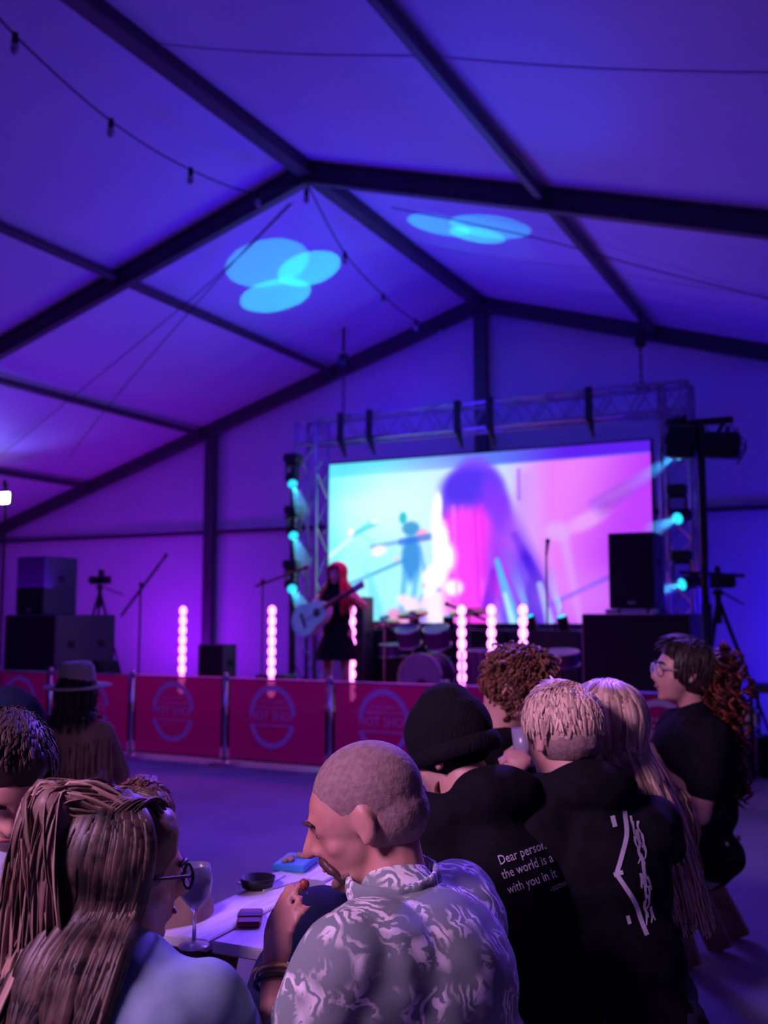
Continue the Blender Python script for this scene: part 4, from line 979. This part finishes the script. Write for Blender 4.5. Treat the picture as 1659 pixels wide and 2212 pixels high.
h_red = hairmat('hair_auburn', (.015, .004, .003), (.16, .035, .02)); h_ginger = hairmat('hair_ginger', (.04, .015, .01), (.22, .09, .05)); h_buzz = mat('stubble_hair', (.30, .20, .18), .8, col2=(.22, .14, .12), scale=90, bump=.25)
h_stache = hairmat('moustache_hair', (.06, .03, .025), (.22, .12, .09)); h_stage = hairmat('hair_red_long', (.12, .01, .01), (.7, .08, .06))

# --- man in the leaf shirt
leaf = bpy.data.materials.new('leaf_print_shirt'); leaf.use_nodes = True; nt = leaf.node_tree; b = nt.nodes['Principled BSDF']; b.inputs['Roughness'].default_value = .9; b.inputs['Specular IOR Level'].default_value = .15
tc = nt.nodes.new('ShaderNodeTexCoord'); n1 = nt.nodes.new('ShaderNodeTexNoise'); n1.inputs['Scale'].default_value = 9; mx = nt.nodes.new('ShaderNodeMix'); mx.data_type = 'RGBA'; mx.blend_type = 'LINEAR_LIGHT' if False else 'ADD'; mx.inputs[0].default_value = .16
nt.links.new(tc.outputs['Object'], n1.inputs['Vector']); nt.links.new(tc.outputs['Object'], mx.inputs[6]); nt.links.new(n1.outputs['Color'], mx.inputs[7])
wv = nt.nodes.new('ShaderNodeTexWave'); wv.inputs['Scale'].default_value = 13; wv.inputs['Distortion'].default_value = 9; wv.inputs['Detail'].default_value = 3; wv.inputs['Detail Scale'].default_value = 2.2; nt.links.new(mx.outputs[2], wv.inputs['Vector'])
n2 = nt.nodes.new('ShaderNodeTexNoise'); n2.inputs['Scale'].default_value = 15; n2.inputs['Detail'].default_value = 1.5; nt.links.new(tc.outputs['Object'], n2.inputs['Vector'])
r1 = nt.nodes.new('ShaderNodeValToRGB'); r1.color_ramp.elements[0].position = .46; r1.color_ramp.elements[1].position = .60; nt.links.new(n2.outputs[0], r1.inputs[0])
r2 = nt.nodes.new('ShaderNodeValToRGB'); r2.color_ramp.elements[0].position = .35; r2.color_ramp.elements[1].position = .7; nt.links.new(wv.outputs['Fac'], r2.inputs[0])
ml = nt.nodes.new('ShaderNodeMath'); ml.operation = 'MULTIPLY'; nt.links.new(r1.outputs[0], ml.inputs[0]); nt.links.new(r2.outputs[0], ml.inputs[1])
m3 = nt.nodes.new('ShaderNodeMix'); m3.data_type = 'RGBA'; m3.inputs[6].default_value = (.20, .25, .24, 1); m3.inputs[7].default_value = (.80, .78, .76, 1); nt.links.new(ml.outputs[0], m3.inputs[0]); nt.links.new(m3.outputs[2], b.inputs['Base Color'])
dM = 1.85
wrist = at(592, 2088, 1.80); 
J = person('man with a shaved head and moustache in a pale leaf-print shirt, hand raised', at(790, 1762, dM), facing(-.86, .50), yaw=.42, pitch=.36, lean=.30, build=1.42, skin=skinT, handL=wrist, poleL=(-.25, .2, -1), poleR=(.1, .5, -1), handR=at(735, 2010, 2.2), sleeve='short', shirt=leaf, voxel=.0065, hem=.06, nose=1.04, sc_h=1.06, shoulders=1.02,
           handdirs={-1: (UP * .97 + RT * .20 - GF * .05, RT * .75 + GF * .65)}, curlL=(.25, .30, .36, .42), wr=.005)
man = J
Mh = J.Mh; kk = 1.06
cap = MB(); R = Mh.to_3x3(); cap.ball(Mh @ V((0, -.018, .038)), (.0835, .105, .0945), R, 28, 18); cap.ball(Mh @ V((0, -.040, -.010)), (.078, .080, .070), R, 20, 12)
obj('buzzed_hair', remesh(cap, .006, 2), h_buzz, J.body)
face_bits(J.body, Mh, kk, brow=h_stache)
m = MB(); qq = lambda x, y, z: Mh @ (V((x, y, z)) * kk)
for s in (-1, 1):
    m.tube(smoothpath([qq(0, .096, -.044), qq(s * .014, .095, -.046), qq(s * .028, .087, -.054), qq(s * .037, .075, -.070), qq(s * .036, .066, -.088)], 4), [.0085] * 9 + [.0075] * 4 + [.006] * 4, 8)
obj('moustache_body', remesh(m, .0035, 2, .002, 90), h_stache, J.body)
m = MB()
for s in range(-9, 10):
    a = s / 14 * 1.75; rr = .0118 - abs(s) * .0005; m.ball(qq(.046 * math.sin(a), .034 + .047 * math.cos(a) - (0 if abs(s) > 3 else -.006), -.094 + abs(s) * .0022), rr)
obj('jaw_beard', remesh(m, .0035, 4, .0015, 90), mat('jaw_stubble', (.20, .115, .09), .8, col2=(.14, .08, .06), scale=90), J.body)
# shirt collar, bracelets, skewer of food in the fingers
S_, E_, W_ = J.arms[0]; ax = (W_ - E_).normalized()
m = MB(); n = 20
for k in range(2):
    rr = .030; c = W_ - ax * (.012 + k * .018); u1 = ax.orthogonal().normalized(); u2 = ax.cross(u1); pts = [c + (u1 * math.cos(2 * PI * i / n) + u2 * math.sin(2 * PI * i / n)) * (.034) for i in range(n + 1)]
    MB().tube(pts, .0065 if k == 0 else .0045, 8, cap=False).build('bracelet', gold if k == 0 else black, J.body, smooth=True)
m = MB(); R = Mh.to_3x3(); pts = []
for i in range(13):
    a = PI * 1.7 * (i / 12 - .5) - PI / 2; pts.append(J.NB + J.u * .035 + V((math.cos(a) * .085, math.sin(a) * .080, .012 * math.cos(a))))
m.tube(pts, .024, 8, flat=.35, side=(0, 0, 1)); obj('collar', remesh(m, .006, 3), leaf, J.body)
tip, th = J.__dict__['tips-1']
c = J.root + J.Rw @ ((tip[0] + th) / 2)
e = empty('food_skewer', 'small skewer of grilled food held in the raised hand of the man', 'food', c)
dd = (UP * .5 + RT * .6).normalized(); MB().tube([-dd * .02, dd * .045], .002, 6).build('stick', wood, e)
for i, cc in enumerate(((.35, .06, .03), (.5, .2, .1), (.3, .05, .03))): MB().ball(dd * (.018 + i * .014) + V((0, 0, -.002 * i)), (.010, .009, .011)).build('piece', mat('food%d' % i, cc, .5), e, smooth=True)

# --- child in dark clothes between the table and the man
J = person('child in a dark hooded jacket, low beside the man in the leaf shirt', at(700, 2070, 2.12), facing(.3, .95), yaw=-.7, pitch=.1, lean=.12, sc_h=1.0, male=False, sleeve='long', shirt=clothnavy, seat=.32, voxel=.012, shoulders=.85, knees=[((-.07, .36, .40), (-.07, .38, .09)), ((.07, .36, .40), (.07, .38, .09))])
obj('hood', remesh(cap_blob(J, .020, 1.05, -.03, .03), .008, 4, .004, 14), clothnavy, J.body)
# --- woman with glasses, bottom left
J = person('woman with long brown highlighted hair and glasses seen from behind, bottom left', at(262, 1885, 1.68), facing(.10, 1), yaw=-.98, pitch=.12, lean=.16, male=False, sc_h=1.0, skin=skinF, shirt=paledenim, sleeve='long', voxel=.0075, handR=at(560, 2290, 1.95), handL=at(40, 2330, 1.9), shoulders=1.12, wr=.006, build=1.1)
wom = J
face_bits(J.body, J.Mh, 1.0, brow=h_dark, glasses=black)
rnd = random.Random(11)
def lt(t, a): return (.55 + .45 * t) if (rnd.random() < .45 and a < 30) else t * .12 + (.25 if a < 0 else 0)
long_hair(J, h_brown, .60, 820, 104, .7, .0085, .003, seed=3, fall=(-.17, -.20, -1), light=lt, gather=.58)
P = []
for i in range(240):
    a = rnd.choice((-1, 1)) * rnd.uniform(95, 178); lf = rnd.uniform(.010, .018)
    P.append(([skull(J, a, rnd.uniform(36, 52), lf * .6), skull(J, a * .85, 62, lf), skull(J, a * .55, 52, lf + .004), skull(J, a * .42, 24, lf + .004)], .0075, rnd.random() * .35, skull(J, a + 90, 0, 0) - skull(J, a, 0, 0)))
locks(J, P, h_brown, 'swept_hair')
P = []
for i in range(200):   # the half-up bunch at the back of the crown
    a = rnd.uniform(-60, 60); p0 = skull(J, a * 1.6, rnd.uniform(35, 75), .010); c = skull(J, 5, 30, .050); q = c + V((rnd.uniform(-.03, .03), rnd.uniform(-.02, .02), rnd.uniform(-.02, .03))); e_ = q + V((rnd.uniform(-.035, .035), -.03, -rnd.uniform(.10, .30)))
    P.append(([p0, (p0 + q) / 2 + (q - skull(J, 0, 10, 0)).normalized() * .02, q, (q + e_) / 2 + V((0, -.02, 0)), e_], .008, rnd.random() * .8, (1, 0, 0)))
locks(J, P, h_brown, 'half_up_bunch')
m = MB(); c = skull(J, 5, 28, .040)
for i in range(7): m.ball(c + V((-.012 * i, -.004 * i, -.042 * i)), (.052 - .003 * i, .040 - .002 * i, .05))
obj('bunch_mass', shade(remesh(m, .008, 4, .006, 26, (1, 1, .2)), .35), h_brown, J.body)
S_, E_, W_ = J.arms[1]
MB().ball(J.Mh @ V((.083, -.002, -.034)), .004).build('earring', galv, J.body)

# --- person at the left edge
floral = mat('patterned_blue_shirt', (.50, .55, .75), .9, col2=(.16, .20, .36), scale=26, lo=.42, hi=.58)
J = person('short-haired person in a pale patterned shirt bowing the head at the left photo edge', at(14, 1682, 1.95), facing(.35, -.94), yaw=.15, pitch=.62, lean=.22, sc_h=1.02, skin=skinF, shirt=floral, sleeve='short', voxel=.008, handL=at(25, 2150, 1.72), handR=at(-60, 2130, 1.75), poleL=(-.7, -.3, -.6))
face_bits(J.body, J.Mh, 1.02, brow=h_dark)
short_hair(J, h_dark, 1300, .032, -28, .0036, k=1.03, seed=4, messy=.25)
# --- hooded navy person behind
J = person('person in a navy hooded jacket hunched behind the left-edge person', at(12, 1602, 2.9), facing(-.2, 1), yaw=.2, pitch=.3, lean=.28, sc_h=1.0, shirt=clothnavy, sleeve='long', hood=True, build=1.25, shoulders=1.12)
m = cap_blob(J, .028, 1.05, -.03, .03); obj('hood', remesh(m, .009, 4, .004, 14), clothnavy, J.body)
# --- hat wearer with fringed jacket
J = person('person in a wide-brimmed felt hat and tan fringed jacket, back to the camera', at(168, 1505, 5.2), facing(.05, 1), yaw=-.25, lean=.05, male=False, shirt=tan, sleeve='long', trousers=tan, voxel=.012, build=1.1)
m = MB(); R4 = J.Mh @ M.Translation((0, -.01, .055)); R = R4.to_3x3(); n = 36
ht = MB().lathe([(.172, .004), (.176, .0), (.172, -.004), (.098, .0), (.094, .05), (.088, .10), (.07, .125), (.04, .118), (.01, .112)], R4.translation, R @ Rx(.06), 40)
hat = ht.build('hat', felt, J.body, smooth=True)
MB().lathe([(.1, .004), (.098, .030), (.097, .030), (.099, .004)], R4.translation, R @ Rx(.06), 36).build('hat_band', black, hat)
long_hair(J, h_dark, .14, 60, 110, .6, .011, seed=8)
m = MB(); rnd = random.Random(3)
for i in range(110):
    a = rnd.uniform(-.95, .95) * PI / 2 * 1.1; z = .98 if i % 2 else .80
    p = V((math.sin(a) * .21, -math.cos(a) * .155 + J.P0.y + (z - J.P0.z) * .05, z * J.hc.z / 1.22 + rnd.uniform(-.02, .02))); m.tube([p, p + V((rnd.uniform(-.01, .01), -.006, -.10)), p + V((rnd.uniform(-.015, .015), 0, -.20))], .0055, 4)
o = m.build('fringe', tan, J.body, smooth=True); o['kind'] = 'stuff'
# --- child head by the woman
J = person('brown-haired child half hidden behind the head of the woman with glasses', at(300, 1792, 2.55), facing(-.4, .9), lean=.1, sc_h=.95, male=False, seat=.30, shirt=tan, sleeve='long', voxel=.012, shoulders=.8, knees=[((-.07, .34, .38), (-.07, .36, .09)), ((.07, .34, .38), (.07, .36, .09))])
short_hair(J, h_ginger, 900, .045, -50, .004, k=.98, seed=9, messy=.2)

# --- beanie wearer in the hoodie with lettering
J = person('person in a black beanie and black hoodie with white lettering on the back', at(972, 1632, 2.42), facing(-.40, .90), yaw=.55, pitch=.42, lean=.34, sc_h=.94, shirt=clothblk, sleeve='long', hood=True, voxel=.010, build=1.30, shoulders=1.10, handL=at(905, 1790, 2.75), side_lean=-.14)
beanie = J
knit = mat('black_knit', (.010, .010, .013), .95, scale=60, stretch=(3, 3, .4), bump=.5, spec=.1)
m = MB(); R = J.Mh.to_3x3(); m.ball(J.Mh @ V((0, -.018, .050)), (.094, .116, .108), R, 24, 16); m.ball(J.Mh @ V((0, -.030, .095)), (.070, .085, .075), R, 20, 12)
be = obj('beanie', remesh(m, .008, 3, .002, 30), knit, J.body)
m = MB(); pts = [J.Mh @ V((math.cos(a) * .084, -.02 + math.sin(a) * .105, .008 + .012 * math.sin(a))) for a in [2 * PI * i / 28 for i in range(29)]]; m.tube(pts, .024, 8, cap=False, flat=.55, side=(0, 0, 1)); m.build('beanie_cuff', knit, be, smooth=True)
P = []; rnd = random.Random(6)
for i in range(110):
    s = rnd.uniform(-1, 1); p = J.Mh @ V((s * .052, .068 - abs(s) * .045, -.08 + abs(s) * .03)); P.append(([p, p + J.Mh.to_3x3() @ V((s * .01, .01, -.015)), p + J.Mh.to_3x3() @ V((0, .008, -.035))], .005, rnd.random()))
locks(J, P, h_ginger, 'beard')
def flat_on(text, px, py, d, size, rot):
    me = text_mesh(text, size, .0008, 'LEFT'); Rm = M((RT, UP, -FW)).transposed() @ Rz(rot); c = at(px, py, d)
    for v in me.vertices: v.co = c + Rm @ V((v.co.x * .70, v.co.y, v.co.z))
    return me
prm = mat('white_print', (.62, .60, .66), .8, scale=40)
for i, (tx, px, py, sz) in enumerate((('Dear person behind', 1077, 1860, .0235), ('the world is a better', 1084, 1891, .0235), ('with you in it', 1096, 1923, .0235), ('-someone', 1188, 1922, .0165))):
    me = flat_on(tx, px, py, 1.7, sz, .34 if i < 3 else .45)
    project_on(me, J, J.shirt, None, .004); obj('lettering', me, prm, J.body)

# --- blond boy in the hoodie with a line drawing
J = person('blond short-haired person in a black hoodie with a pale drawing on the back', at(1214, 1592, 2.50), facing(-.30, .95), yaw=.25, pitch=.16, lean=.24, sc_h=1.02, shirt=clothblk, sleeve='long', hood=True, voxel=.009, build=1.15, shoulders=1.0, side_lean=-.12)
blond = J
short_hair(J, h_blond, 2600, .042, 2, .0042, k=1.05, seed=12, messy=.30, light=lambda t, el: .15 + .85 * t)
m = MB(); R = J.Mh.to_3x3(); m.ball(J.Mh @ V((0, -.030, -.005)), (.080, .092, .070), R); obj('undercut', remesh(m, .008, 3), h_buzz, J.body)
def print_ribbon(pts, w_, d=2.0):
    P = smoothpath([V((x, y, 0)) for x, y in pts], 6); vs = []; fs = []
    for i, p in enumerate(P):
        t = (P[min(i + 1, len(P) - 1)] - P[max(i - 1, 0)]).normalized(); nn = V((-t.y, t.x, 0)); ww = w_ if not isinstance(w_, tuple) else w_[0] + (w_[1] - w_[0]) * i / len(P)
        for s in (-1, -.33, .33, 1): vs.append(at(p.x + nn.x * ww * s, p.y + nn.y * ww * s, d))
    for i in range(len(P) - 1):
        for j in range(3): fs.append((i * 4 + j, i * 4 + j + 1, i * 4 + j + 5, i * 4 + j + 4))
    return vs, fs
m = MB()
for pts, w_ in (([(1349, 1752), (1354, 1800), (1344, 1846), (1333, 1884)], 5), ([(1333, 1890), (1350, 1915), (1372, 1950), (1386, 1990), (1398, 2020)], 5), ([(1326, 1890), (1336, 1887), (1346, 1884)], 5), ([(1323, 1762), (1326, 1774), (1329, 1786)], 5), ([(1356, 1978), (1359, 1990), (1361, 1996)], 4)): m.add(*print_ribbon(pts, w_))
rnd = random.Random(8)
for i in range(34):
    t = rnd.random(); x0_ = 1366 + 36 * t ** .7 + rnd.uniform(-8, 8); y0_ = 1760 + 210 * t + rnd.uniform(-8, 8); m.add(*print_ribbon([(x0_, y0_), (x0_ + rnd.uniform(-2, 6), y0_ + 14), (x0_ + rnd.uniform(0, 10), y0_ + 30)], (3, 1)))
me = m.mesh('print'); project_on(me, J, J.shirt, None, .004); obj('back_print', me, prm, J.body)

# --- long blond woman
J = person('woman with very long blond hair seen from behind, right of the blond head', at(1306, 1578, 2.68), facing(-.30, .95), yaw=.1, pitch=.05, lean=.10, side_lean=-.02, male=False, shirt=clothblk, sleeve='long', shoulders=1.0, build=.75, voxel=.010)
rnd = random.Random(21)
long_hair(J, h_blond, .44, 760, 150, 1.3, .0080, .006, seed=22, fall=(.16, -.22, -1), light=lambda t, a: t * .9)
# --- bowed red-haired man with a cup
cup = at(1128, 1600, 2.95)
J = person('ginger-haired man in a black top with pale shoulder stripe, head bowed over a clear cup', at(1115, 1492, 3.35), facing(.55, -.35), yaw=.15, pitch=.72, lean=.22, sc_h=1.05, shirt=clothblk, sleeve='long', handR=at(1090, 1680, 3.15), handL=at(1120, 1640, 3.0), poleL=(-.6, -.2, -.9), voxel=.012, curlL=1.0)
short_hair(J, h_ginger, 1100, .030, -45, .0045, k=1.06, seed=14, curl=1, messy=.8)
P = []; rnd = random.Random(16)
for i in range(120):
    s = rnd.uniform(-1, 1); p = J.Mh @ (V((s * .055, .070 - abs(s) * .045, -.085 + abs(s) * .04)) * 1.05); P.append(([p, p + J.Mh.to_3x3() @ V((s * .01, .015, -.015)), p + J.Mh.to_3x3() @ V((0, .010, -.04))], .006, rnd.random()))
locks(J, P, h_ginger, 'beard')
S_, E_, W_ = J.arms[1]
m = MB(); inv = (M.Translation(J.root) @ J.Rw.to_4x4()).inverted()
vs, fs = print_ribbon([(1008, 1562), (1028, 1540), (1062, 1522)], 7, 2.6)
m.add(vs, fs); me = m.mesh('stripe'); project_on(me, J, J.shirt, None, .004); obj('shoulder_stripe', me, prm, J.body)
tp = J.root + J.Rw @ ((J.__dict__['tips-1'][0][1] + J.__dict__['tips-1'][1]) / 2)
e = empty('plastic_cup', 'clear plastic cup in the hand of the ginger-haired man', 'cup', at(1132, 1625, 2.98) - V((0, 0, .04)))
MB().lathe([(.026, 0), (.037, .11), (.035, .11), (.025, .003), (.001, .003)], n=24).build('cup_wall', gl, e, smooth=True)
# --- person with hidden head in a patterned blouse
navyprint = mat('navy_floral_blouse', (.20, .22, .50), .9, col2=(.015, .015, .06), scale=30, lo=.45, hi=.6)
J = person('person in a navy patterned blouse facing the camera, mostly hidden behind the blond head', at(1220, 1575, 3.25), facing(-.1, -1), pitch=.3, lean=.2, male=False, shirt=navyprint, sleeve='long', shoulders=1.05)
short_hair(J, h_dark, 700, .04, -40, .004)
# --- woman with curly ponytail
J = person('woman with glasses and a big dark red curly ponytail in a black T-shirt', at(1478, 1452, 4.1), facing(-.95, -.05), yaw=-.08, pitch=-.10, lean=-.04, male=False, shirt=clothblk, sleeve='short', trousers=palep, voxel=.011, hem=.02, handL=at(1425, 1640, 4.0), handR=at(1400, 1660, 4.3), sc_h=1.12, build=1.3)
face_bits(J.body, J.Mh, 1.12, glasses=gl, brow=h_dark)
rnd = random.Random(31); P = []
for i in range(620):
    t = rnd.random() ** 1.5; w_ = 1 - .45 * t; c = J.Mh @ V((0, -.130, .060)); c = c + V((rnd.gauss(0, .050) * w_, -.05 * t + rnd.gauss(0, .046) * w_, -.50 * t + rnd.gauss(0, .03)))
    r_ = rnd.uniform(.010, .02); ph = rnd.uniform(0, 6); pts = [c + V((math.cos(ph + a * 1.3) * r_, math.sin(ph + a * 1.3) * r_, -a * .013)) for a in range(6)]
    P.append((pts, .009, rnd.random() * (1 if t < .7 else 1.3)))
locks(J, P, h_red, 'ponytail', None, .7, 5)
m = MB(); c = J.Mh @ V((0, -.125, .050))
for i in range(12): m.ball(c + V((0, -.05 * i / 12 - .01, -.44 * i / 12)), (.072 - i * .0035, .078 - i * .004, .065))
obj('ponytail_core', remesh(m, .012, 3, .02, 22), h_red, J.body)
short_hair(J, h_dark, 1000, .07, -20, .0045, k=1.12, messy=.08)

# --- performer with guitar
J = person('performer with long red hair and black dress playing an acoustic guitar on stage', atY(728, 1240, 9.55), facing(-.25, -.95), yaw=-.25, pitch=.05, pose='stand', lean=-.02, male=False, shirt=clothblk, sleeve='none', dress=.56, voxel=.011, floorz=DK, handL=atY(762, 1290, 9.3), handR=atY(690, 1312, 9.3), poleL=(-.9, -.2, -.8), poleR=(.9, -.3, -.6), curlL=.9, curlR=.6)
face_bits(J.body, J.Mh, 1.0)
long_hair(J, h_stage, .40, 260, 135, 1.2, .008, .006, seed=41)
gc = atY(680, 1330, 9.32); gn = atY(770, 1275, 9.26)
t = empty('acoustic_guitar', 'pale acoustic guitar lit blue, held by the performer', 'guitar', gc)
ax = (gn - gc).normalized(); nr_ = V((-.15, -1, .1)); nr_ = (nr_ - ax * nr_.dot(ax)).normalized(); s_ = nr_.cross(ax)
Mg = M((ax, s_, nr_)).transposed().to_4x4()
poly = []
for i in range(48):
    a = 2 * PI * i / 48; c, s = math.cos(a), math.sin(a); rr = .195 if c < 0 else .145; x = c * .25 - .02; wv_ = .20 * (1 - .0) if c < -.1 else .15
    x = -.04 + .255 * c; y = s * (.175 + .035 * (-c)) * (1 - .22 * math.exp(-((c - .22) / .28) ** 2)); poly.append((x, y))
pal = mat('guitar_spruce', (.55, .60, .66), .25, scale=5, stretch=(1, 14, 1))
gb = MB().prism(poly, .10, Mg @ M.Translation((0, 0, -.05))).build('body', pal, t)
MB().lathe([(.048, 0), (.048, .002)], Mg @ V((.07, 0, .051)), Mg.to_3x3(), 24).build('sound_hole', black, gb)
MB().box(Mg @ V((-.13, 0, .055)), (.03, .16, .012), Mg.to_3x3(), .003).build('bridge', black, gb)
MB().box(Mg @ V((.40, 0, .055)), (.42, .052, .02), Mg.to_3x3(), .004).build('neck', mat('guitar_neck', (.05, .03, .02), .4), t)
MB().box(Mg @ V((.67, 0, .05)), (.15, .075, .016), Mg.to_3x3(), .004).build('headstock', pal, t)
for i in range(6): MB().tube([Mg @ V((-.13, (i - 2.5) * .009, .064)), Mg @ V((.62, (i - 2.5) * .006, .068))], .0009, 4).build('string', galv, t)

# ------------------------------------------------------------------ things on table A
def onA(px, py, z=.75): p = atZ(px, py, z); return p
t = empty('wine_glass', 'stemmed glass of dark drink on the near left corner of the blue-lit table', 'glass', onA(402, 2052))
t.location = V(t.location) + LA * .03
MB().lathe([(.036, 0), (.034, .003), (.005, .008), (.0035, .075), (.012, .085), (.036, .115), (.040, .145), (.033, .18), (.0315, .18), (.038, .145), (.034, .117), (.010, .089), (.001, .087)], n=28).build('glass_bowl', gl, t, smooth=True)
MB().lathe([(.001, .0885), (.010, .0895), (.033, .117), (.0375, .143), (.037, .15), (.001, .15)], n=28).build('drink', mat('dark_drink', (.10, .05, .03), .1), t, smooth=True)
def item(name, label, cat, px, py, f, mt):
    p = onA(px, py); e = empty(name, label, cat, p, math.atan2(LA.y, LA.x)); f(e, mt); return e
papm = mat('blue_white_paper', (.75, .75, .8), .7); bluem = mat('blue_carton', (.05, .30, .75), .5); redm2 = mat('dark_red_leather', (.22, .02, .04), .5)
def f1(e, m): MB().box((0, 0, .012), (.15, .10, .022), Rz(.2), .004).build('tray_body', bluem, e); [MB().ball((random.uniform(-.05, .05), random.uniform(-.03, .03), .028), (.014, .012, .008)).build('chip', wood, e, smooth=True) for _ in range(7)]
item('food_tray', 'bright blue food tray with snacks behind the raised hand', 'food tray', 640, 1872, f1, None)
def f2(e, m): MB().box((0, 0, .003), (.17, .12, .004), Rz(-.3)).build('sheet', papm, e); MB().box((.01, .01, .007), (.08, .05, .004), Rz(.1)).build('card', white, e)
item('napkin', 'pale napkin lying on the middle of the blue-lit table', 'napkin', 590, 1905, f2, None)
def f3(e, m): MB().box((0, 0, .008), (.12, .06, .014), Rz(.5), .005).build('wallet_body', redm2, e); MB().box((.0, 0, .0165), (.03, .061, .003), Rz(.5)).build('strap', black, e)
item('wallet', 'dark red wallet near the front edge of the blue-lit table', 'wallet', 540, 1990, f3, None)
def f4(e, m): MB().lathe([(.034, 0), (.038, .005), (.040, .085), (.038, .085), (.034, .008), (.001, .008)], n=24).build('cup_wall', gl, e, smooth=True)
item('plastic_cup', 'clear plastic cup beside the raised hand on the blue-lit table', 'cup', 668, 1985, f4, None)
def f5(e, m): MB().lathe([(.03, 0), (.042, .004), (.05, .03), (.048, .03), (.04, .006), (.001, .006)], n=24).build('bowl_wall', black, e, smooth=True)
item('small_bowl', 'small dark bowl at the far end of the blue-lit table', 'bowl', 556, 1918, f5, None)

# benches under the seated people of the near rows
for i, lab in ((0, 'short wooden bench under the man in the leaf-print shirt'), (1, 'low wooden stool under the child in the dark hooded jacket'), (2, 'short wooden bench under the woman with the long highlighted hair'), (3, 'short wooden bench under the person in the pale patterned shirt'),
               (4, 'short wooden bench under the person in the navy hooded jacket'), (5, 'short wooden bench under the person in the wide-brimmed hat'), (6, 'low wooden stool under the brown-haired child')):
    J = PEOPLE[i]; c = J.root + J.Rw @ V((J.P0.x, J.P0.y, 0)); c.z = 0; L = V((J.face.y, -J.face.x, 0)); ln = .42 if i in (1, 6) else .56
    board_table('stool' if i in (1, 6) else 'bench', lab, 'stool' if i in (1, 6) else 'bench', c - L * ln / 2, L, ln, .27, J.seat - .005, planks=2, topm=wood, splay=.0)
